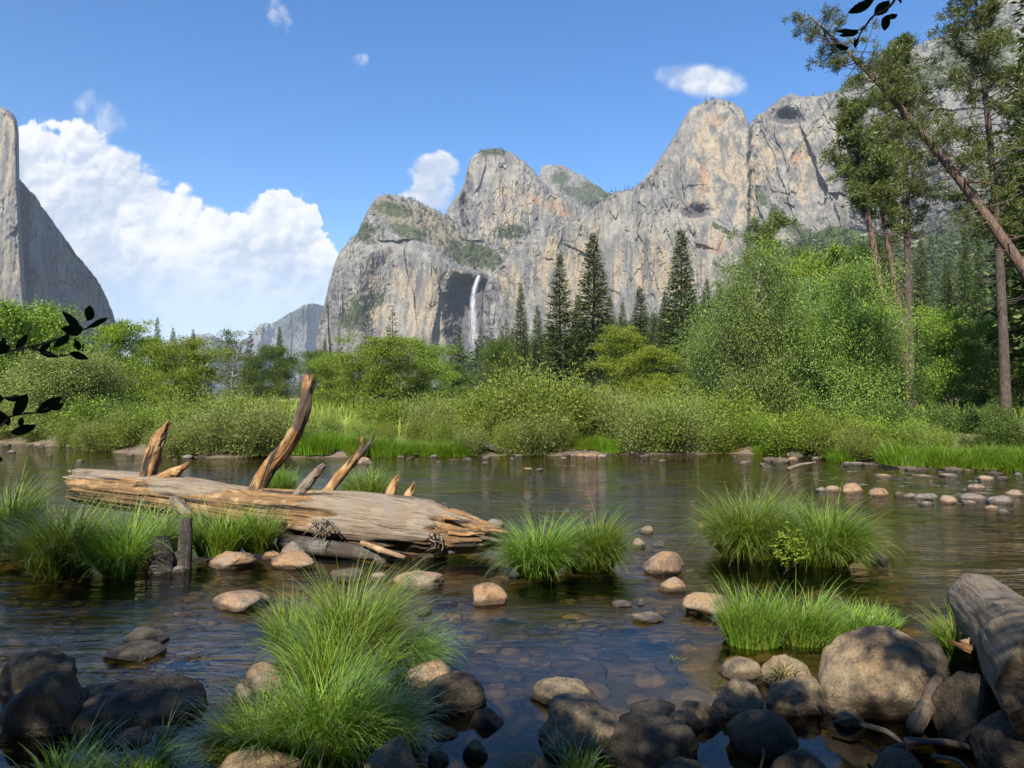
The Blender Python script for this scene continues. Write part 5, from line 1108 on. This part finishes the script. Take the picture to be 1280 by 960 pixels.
# flood debris in the lower right corner
stick('driftwood', [(1142, 912, 4.55), (1160, 880, 4.7), (1172, 846, 4.85)], [.05, .06, .03], 'oldlog', 'grey splintered wood slab leaning between boulder and log', 'driftwood', 31, rough=.35)
for i, (x0, y0, x1, y1, r, lab) in enumerate([(1075, 905, 1135, 935, .016, 'brown stick lying in the shallow water'), (1100, 938, 1180, 930, .014, 'curved stick in the mud'), (1130, 925, 1240, 942, .018, 'longest pale stick in the corner'), (1085, 935, 1110, 962, .009, 'short twig at the bottom edge'), (1165, 945, 1215, 965, .012, 'stick running out of the bottom edge'),
                                          (1150, 820, 1160, 862, .008, 'thin twig leaning on the great boulder'), (1170, 868, 1185, 900, .012, 'bark strip beside the wood slab'), (1010, 880, 1036, 895, .009, 'short stick behind the brown cobble'), (1040, 903, 1080, 902, .008, 'thin stick right of the brown cobble'), (952, 934, 950, 962, .010, 'upright reed stub at the bottom edge')]):
    p, q = on(x0, y0, .05), on(x1, y1, .06)
    stick('stick', [(x0, y0, p[1]), ((x0 + x1) / 2 + 4, (y0 + y1) / 2 - 5, (p[1] + q[1]) / 2), (x1, y1, q[1])], [r, r * 1.1, r * .5], ('oldlog', 'snag')[i % 2], lab, 'stick', 40 + i, n=10)
stick('driftwood', [(985, 586, 20.6), (1000, 581, 20.8), (1020, 578, 21)], [.05, .05, .02], 'oldlog', 'pale branch stranded in the far shallows', 'branch', 51)
stick('driftwood', [(612, 505, 34), (640, 487, 36), (668, 472, 38)], [.12, .10, .06], 'oldlog', 'bare grey trunk leaning out of the willow thicket', 'dead trunk', 52)
stick('driftwood', [(590, 552, 26.2), (625, 562, 25.9), (660, 566, 25.7)], [.14, .11, .05], 'wetwood', 'dark fallen trunk in the undercut under the grey willow', 'driftwood', 53)
# ------------------------------------------------------------------ grass clumps in the river
def tus(px, py, wpx, top, n, seed, label, group=None, out=.75, curve=1.0, z0=.0, deep=.8, root=1.0, w=.0115, mat='grass', name='grass_clump', hv=.5, bias=(0, 0), dry=.05):
    p = on(px, py, z0); r = wpx / FPX * p[1] / 2; Y = p[1] + r * deep * .4; h = EYE - (top - HZ) / FPX * Y - z0
    r_ = max(r - .42 * h * out, .35 * r)
    o = sedge(r_, h, int(n * .82), seed, w, out * .85, curve * 1.1, ry=r_ * deep, hvar=hv, root=root, bias=bias, dry=dry).build(name, M[mat], tint=True)
    o.location = (float(p[0] * Y / p[1]), float(Y), float(z0)); return tag(o, label, 'grass clump', group)
tus(78, 722, 130, 622, 3000, 1, 'dark shaded grass clump at the left below the log end', out=.85, z0=.0)
tus(150, 722, 90, 632, 2200, 2, 'grass clump with a bright sunlit front left of the rotten stump', out=.95)
tus(196, 690, 90, 628, 1500, 3, 'grass behind the rotten stump under the log', out=.8, z0=.1)
tus(272, 694, 90, 626, 1900, 4, 'grass clump between the post and the broken grey section of the log', out=.7, z0=.08)
tus(322, 690, 66, 630, 1400, 5, 'bright grass clump left of the grey rocks under the log', out=.8, z0=.08)
tus(10, 690, 80, 600, 2200, 6, 'dark shaded grass clump at the left edge', out=.7, mat='grass')
tus(350, 608, 60, 580, 900, 7, 'grass tuft behind the log at the foot of the tall snag', out=.8)
tus(460, 622, 90, 577, 1800, 8, 'grass clump behind the log under the forked branch', out=.9)
tus(672, 722, 104, 638, 3800, 9, 'left half of the bright sedge pair in mid river', None, out=.95)
tus(738, 715, 116, 634, 4200, 10, 'right half of the bright sedge pair in mid river', None, out=.9)
tus(938, 700, 136, 612, 7000, 11, 'bright round sedge clump right of the river middle', None, out=1.0)
tus(1024, 708, 142, 624, 7000, 12, 'dark sedge clump joined to the bright round one on its right', None, out=1.1)
tus(972, 690, 90, 622, 2200, 13, 'sedge between the bright and the dark clump', None, out=.7)
tus(940, 812, 96, 735, 1500, 14, 'near bright grass left of the reddish rock', None, out=.5, curve=.8, z0=-.03, w=.0105, hv=.5)
tus(1000, 806, 120, 735, 2100, 15, 'near bright grass behind the reddish rock', None, out=.6, curve=.9, z0=-.02, w=.0105, hv=.5)
tus(1068, 790, 120, 752, 1400, 16, 'near grass behind the great boulder', None, out=.7, z0=-.02, w=.0105, hv=.5)
tus(980, 852, 60, 812, 220, 17, 'dry straw-coloured grass hanging over the reddish rock', None, out=1.3, curve=1.5, z0=.12, mat='drygrass')
tus(1194, 826, 46, 752, 500, 18, 'shaded grass between the great boulder and the bleached log', None, out=.7, z0=.05)
tus(440, 850, 130, 710, 3000, 19, 'back clump of the front grass, tallest', None, out=.8, z0=-.03, w=.0095, bias=(.35, .1))
tus(505, 846, 110, 758, 2000, 20, 'right clump of the front grass arching over the water', None, out=1.2, curve=1.2, z0=-.03, w=.0095, bias=(.8, 0))
tus(366, 832, 80, 738, 1500, 21, 'left upright clump of the front grass', None, out=.6, z0=-.03, w=.0095)
tus(425, 890, 170, 762, 2400, 30, 'middle clump joining the back and the nearest front grass', None, out=.8, z0=-.03, w=.0095, bias=(.2, -.2))
tus(405, 965, 190, 815, 3200, 22, 'nearest clump of the front grass with long blades', None, out=.85, z0=-.03, w=.009, bias=(.2, -.2))
tus(318, 965, 150, 858, 1900, 23, 'low left clump of the front grass', None, out=.9, z0=-.03, w=.009, bias=(-.3, 0))
tus(480, 945, 120, 836, 1500, 24, 'right clump of the nearest front grass', None, out=1.0, z0=-.03, w=.009, bias=(.4, 0))
tus(80, 1000, 130, 902, 420, 25, 'dark grass blades at the bottom left edge', None, out=.8, w=.009)
tus(170, 1000, 150, 898, 520, 26, 'dark grass blades at the bottom below the dark boulders', None, out=.9, w=.009)
tus(720, 985, 110, 905, 200, 27, 'thin dark grass in front of the big dappled boulder', None, out=1.2, w=.009)
tus(846, 826, 30, 812, 60, 28, 'few pale blades at the water left of the near grass', None, out=1.0)
# leafy herb in the sedge
def herb():
    rng = np.random.default_rng(8); wd = MB(); cr = MB(); b = on(985, 716, 0); b[1] += .05; P0, D0 = [], []
    for i in range(26):
        az = rng.random() * 6.28; e = np.array([math.cos(az) * rng.uniform(.05, .3), math.sin(az) * .2 - .12, rng.uniform(.2, .62)]); sp_ = spline([[0, 0, 0], e * [.4, .4, .55], e], 6)
        wd.add(*tube(sp_, np.linspace(.005, .002, 6), 4, cap=False)); t = rng.uniform(.25, 1, 26); a = np.minimum((t * 5).astype(int), 4); P0.append(sp_[a] + (sp_[a + 1] - sp_[a]) * (t * 5 - a)[:, None]); d = rng.normal(size=(26, 3)); D0.append(unit(d * [1, 1, .5] + [0, 0, .2]))
    P0 = np.concatenate(P0); D0 = np.concatenate(D0); leaves(cr, P0, D0, unit(rng.normal(size=P0.shape) * .5 + [0, -.3, 1]), .055 * rng.uniform(.6, 1.2, len(P0)), .03, rng)
    e = grow('leafy_herb', (wd, cr, ('stem', 'herb')), 'yellow-green leafy herb growing at the front of the sedge clumps', 'plant', parts=('stems', 'leaves')); e.location = tuple(b)
herb()
# ------------------------------------------------------------------ overhead trees on the near bank that shade the foreground
def overhead(base, blobs, seed, label, ls=.085):
    rng = np.random.default_rng(seed); wd = MB(); cr = MB(); base = np.array(base, float)
    C_ = np.array([b[:3] for b in blobs]); top = C_.mean(0) + [0, 0, .3]
    tr = spline([base, base + (top - base) * [.1, .1, .45], base + (top - base) * [.45, .45, .8], top], 12); wd.add(*tube(tr - base, np.linspace(.19, .06, 12), 9))
    for x, y, z, r, n in blobs:
        c0 = np.array([x, y, z]); st = tr[int(rng.integers(5, 10))]; wd.add(*tube(spline([st, (st + c0) / 2 + [0, 0, .25], c0], 8) - base, np.linspace(.06, .015, 8), 6, cap=False))
        for j in range(max(4, int(n / 90))):
            e = c0 + rdir(rng, 1)[0] * r * rng.uniform(.4, 1.0) * [1, 1, .6]; wd.add(*tube(spline([c0, (c0 + e) / 2 + rng.normal(size=3) * .05, e], 5) - base, np.linspace(.015, .004, 5), 4, cap=False))
            m_ = int(90 * rng.uniform(.6, 1.3)); pp = e + rng.normal(size=(m_, 3)) * r * np.array([.24, .24, .12])
            leaves(cr, pp - base, unit(rng.normal(size=(m_, 3)) + [0, 0, -.2]), unit(rng.normal(size=(m_, 3)) * .6 + [0, 0, 1]), ls * rng.uniform(.7, 1.2, m_), ls * .55, rng)
    e = grow('overhanging_tree', (wd, cr, ('bark', 'oak')), label, 'tree'); e.location = tuple(base)
def up_sun(px, py, zc, z=0.0):
    """the point at height zc that shades the ground seen at (px, py)"""
    p = on(px, py, z); return p + TS * (zc - z) / TS[2]
def bl(px, py, zc, r, n, z=.2): p = up_sun(px, py, zc, z); return (p[0], p[1], p[2], r, n)
overhead((-6.2, -3.6, gz(-6.2, -3.6)), [bl(40, 850, 6.2, 1.0, 1700), bl(150, 880, 6.6, 1.0, 1700), bl(90, 940, 5.8, 1.0, 1000), bl(215, 860, 6.0, .6, 420), bl(20, 760, 6.4, .9, 1100), bl(60, 700, 7.0, .8, 1300, .4), bl(10, 670, 6.6, .9, 1500, .4), bl(90, 660, 7.2, .5, 500, .4), bl(-60, 660, 6.8, 1.2, 1500, .4), bl(200, 960, 5.6, .8, 700), bl(-120, 800, 6.4, 1.4, 1400), bl(-60, 720, 6.9, 1.2, 1000),
                                      *[(*(np.array(at(x_, y_, 1.55)) + TS * t_ / TS[2]).tolist(), .55, 620) for x_, y_, t_ in ((40, 430, 2.0), (105, 410, 2.2), (30, 500, 1.9), (70, 505, 2.3), (0, 450, 2.4), (130, 395, 1.7))], (-2.6, -2.9, 5.6, 1.1, 900), (-1.9, -2.2, 5.0, .8, 500), bl(300, 985, 5.4, .6, 360), bl(120, 700, 7.2, .4, 160)], 3, 'leafy tree on the near bank left of the viewer, shading the left foreground')
overhead((3.4, -3.2, gz(3.4, -3.2)), [bl(720, 915, 6.0, .6, 330), bl(830, 935, 5.8, .8, 620), bl(960, 930, 6.0, .7, 420), bl(1180, 900, 6.2, .8, 650), bl(1250, 900, 6.0, .9, 620), bl(1130, 800, 6.6, .4, 130, .5), bl(1085, 850, 6.2, .3, 90, .5), bl(1240, 750, 6.8, .4, 90, .3), bl(920, 868, 6.3, .5, 190), bl(1010, 870, 6.1, .4, 130),
                                     bl(625, 850, 6.2, .35, 260), bl(640, 890, 6.0, .5, 420), bl(570, 900, 5.8, .45, 300), bl(600, 950, 5.6, .5, 420), bl(700, 880, 6.2, .3, 120), bl(540, 870, 6.0, .4, 150), bl(660, 960, 5.6, .7, 460), bl(1330, 820, 6.6, 1.1, 420), (.0, -1.6, 5.6, .8, 600), (1.0, -2.0, 6.0, .8, 500), (-.4, -2.3, 6.2, .7, 500), bl(1060, 960, 5.8, .9, 700)], 4, 'leafy tree on the near bank behind the viewer, dappling the right foreground')
for i, (x, y, sc) in enumerate([(-9, -9, .75), (-16, -4, .9), (-22, 3, 1.0), (0, -13, .95), (8, -9, .72), (15, -6, .95), (13, 3.5, .8), (-6, -17, 1.2), (9, -18, 1.25), (22, 2, 1.1), (-13, -15, 1.1), (-14, 2, .7)]):
    place(oakt[i % 2], (x, y, max(gz(x, y), .1)), i * 1.3, (sc * 1.15, sc * 1.15, sc), 'unseen tree on the near bank around and behind the viewer, added to block sky light', 'tree', 'unseen trees added on the near bank')  # unseen trees, added to cut sky light on the foreground
# leafy twigs hanging into the view
def twig(stems, lvs, Y, label, seed, tail):
    rng = np.random.default_rng(seed); allp = np.array([at(*s, Y) for s in stems[0]]); b = allp[0].copy(); e = empty('leafy_twig', b); tag(e, label, 'twig')
    wd = MB(); wd.add(*tube(spline(np.array(tail + [allp[0].tolist()]) - b, 10), np.linspace(.012, .0035, 10), 6))
    for s_ in stems: P_ = np.array([at(x, y, Y + rng.normal() * .01) for x, y in s_]) - b; wd.add(*tube(spline(P_, 14), np.linspace(.0032, .0015, 14), 5))
    wd.build('stem', M['stem'], e, smooth=True)
    for (x0, y0, x1, y1, wp) in lvs:
        Yt = Y + rng.normal() * .03; p0 = at(x0, y0, Y) - b; p1 = at(x1, y1, Yt) - b; d = p1 - p0; L = np.linalg.norm(d); d = d / L; sd_ = unit(np.cross(d, [0, 1, 0])); nn = np.cross(sd_, d); roll = rng.uniform(-.35, .35)
        sd_ = sd_ * math.cos(roll) + nn * math.sin(roll); nn = np.cross(sd_, d); W_ = wp / FPX * Y / 2 / max(.6, math.cos(roll))
        t = np.linspace(0, 1, 13)[:, None]; prof = np.sin(np.pi * np.clip(t, 0, 1) ** .85) ** .8 * (1 + .05 * np.sin(t * 40)); prof[0] = .06; prof[-1] = .02
        c = np.linspace(-1, 1, 5)[None]
        V = p0 + d * (t * L)[..., None] + sd_ * (prof * c * W_)[..., None] + nn * ((np.abs(c) * prof * W_ * .35) - .10 * L * t ** 2 + .02 * L * np.sin(9 * t))[..., None]
        MB().add(V, grid_faces(13, 5)).build('leaf', M['twigleaf'], e, smooth=True)
cv3 = lambda l: [tuple(980 + v / 3.43 if i % 2 == 0 else v / 3.43 for i, v in enumerate(p[:4])) + ((p[4] / 3.43,) if len(p) > 4 else ()) for p in l]
cv4 = lambda l: [tuple(v / 4 if i % 2 == 0 else 360 + v / 4 for i, v in enumerate(p[:4])) + ((p[4] / 4,) if len(p) > 4 else ()) for p in l]
twig([cv3([(478, -40), (462, 20), (385, 66), (346, 116), (328, 140), (312, 185)]), cv3([(345, 116), (328, 128)])],
     cv3([(380, 8, 272, 56, 40), (452, 2, 386, 70, 52), (400, -20, 330, 22, 34), (452, 62, 425, 134, 44), (488, 62, 440, 78, 26), (325, 126, 214, 142, 26), (322, 136, 226, 160, 26), (280, 204, 216, 196, 32), (318, 164, 302, 206, 24), (506, -30, 482, 20, 34)]), 1.45,
     'dark leafy twig hanging into the top right of the view', 5, [[1.4, -1.2, 4.6], [1.1, .2, 4.2]])
twig([cv4([(-60, 340), (0, 325), (150, 295), (270, 262), (360, 225), (430, 205), (470, 180)]), cv4([(160, 296), (230, 325), (290, 338)]), cv4([(300, 340), (345, 335)])],
     cv4([(435, 195, 552, 150, 32), (436, 165, 456, 84, 50), (392, 205, 322, 122, 44), (415, 208, 308, 205, 62), (345, 232, 268, 302, 46), (395, 312, 375, 256, 36), (405, 315, 432, 270, 26), (345, 325, 446, 355, 38), (200, 322, 290, 345, 32), (190, 318, 262, 262, 38), (80, 300, 136, 232, 44), (0, 312, 20, 250, 40), (-40, 320, 60, 290, 50), (450, 325, 472, 305, 14)]), 1.55,
     'dark leafy twig reaching in from the left edge, upper of two', 6, [[-2.4, -1.6, 4.4], [-1.9, .4, 3.2]])
twig([cv4([(-60, 560), (0, 552), (60, 545), (110, 540)]), cv4([(-60, 720), (0, 690), (60, 640), (180, 622), (240, 600)])],
     cv4([(62, 642, 146, 524, 58), (180, 625, 314, 544, 56), (260, 610, 330, 575, 30), (52, 722, 186, 690, 50), (40, 690, 0, 610, 46), (0, 575, -40, 500, 50), (30, 556, 120, 545, 34), (100, 690, 110, 645, 26), (-30, 690, 30, 640, 44)]), 1.6,
     'dark leafy twig reaching in from the left edge, lower of two', 7, [[-2.6, -1.4, 4.0], [-2.0, .5, 2.9]])
twig([cv4([(-60, 830), (-20, 845)])], cv4([(-40, 835, 28, 868, 26)]), 1.6, 'single dark leaf tip at the left edge below the lower twig', 8, [[-2.4, .2, 3.0], [-1.8, 1.0, 2.0]])
# ------------------------------------------------------------------ air
def haze():
    m, k, out = new_mat('haze_air')
    v = k.n('ShaderNodeVolumePrincipled', {'Color': (.70, .82, 1.0, 1), 'Density': HAZE, 'Anisotropy': .0}); k.link(v.outputs[0], out.inputs['Volume'])
    x, y0, y1, z0, z1 = 9500, -120, 14500, -8, 1650
    V = [[-x, y0, z0], [x, y0, z0], [x, y1, z0], [-x, y1, z0], [-x, y0, z1], [x, y0, z1], [x, y1, z1], [-x, y1, z1]]
    F = [[3, 2, 1, 0], [4, 5, 6, 7], [0, 1, 5, 4], [1, 2, 6, 5], [2, 3, 7, 6], [3, 0, 4, 7]]
    stuff(MB().add(V, np.array(F)).build('haze', m))
HAZE = 4.2e-5
haze()
for o in list(bpy.data.objects):                                   # a pattern plant that was never set out
    if o.parent is None and o.type in ('EMPTY', 'MESH') and not o.get('kind') and not o.get('label'):
        for ch in list(o.children): bpy.data.objects.remove(ch)
        bpy.data.objects.remove(o)
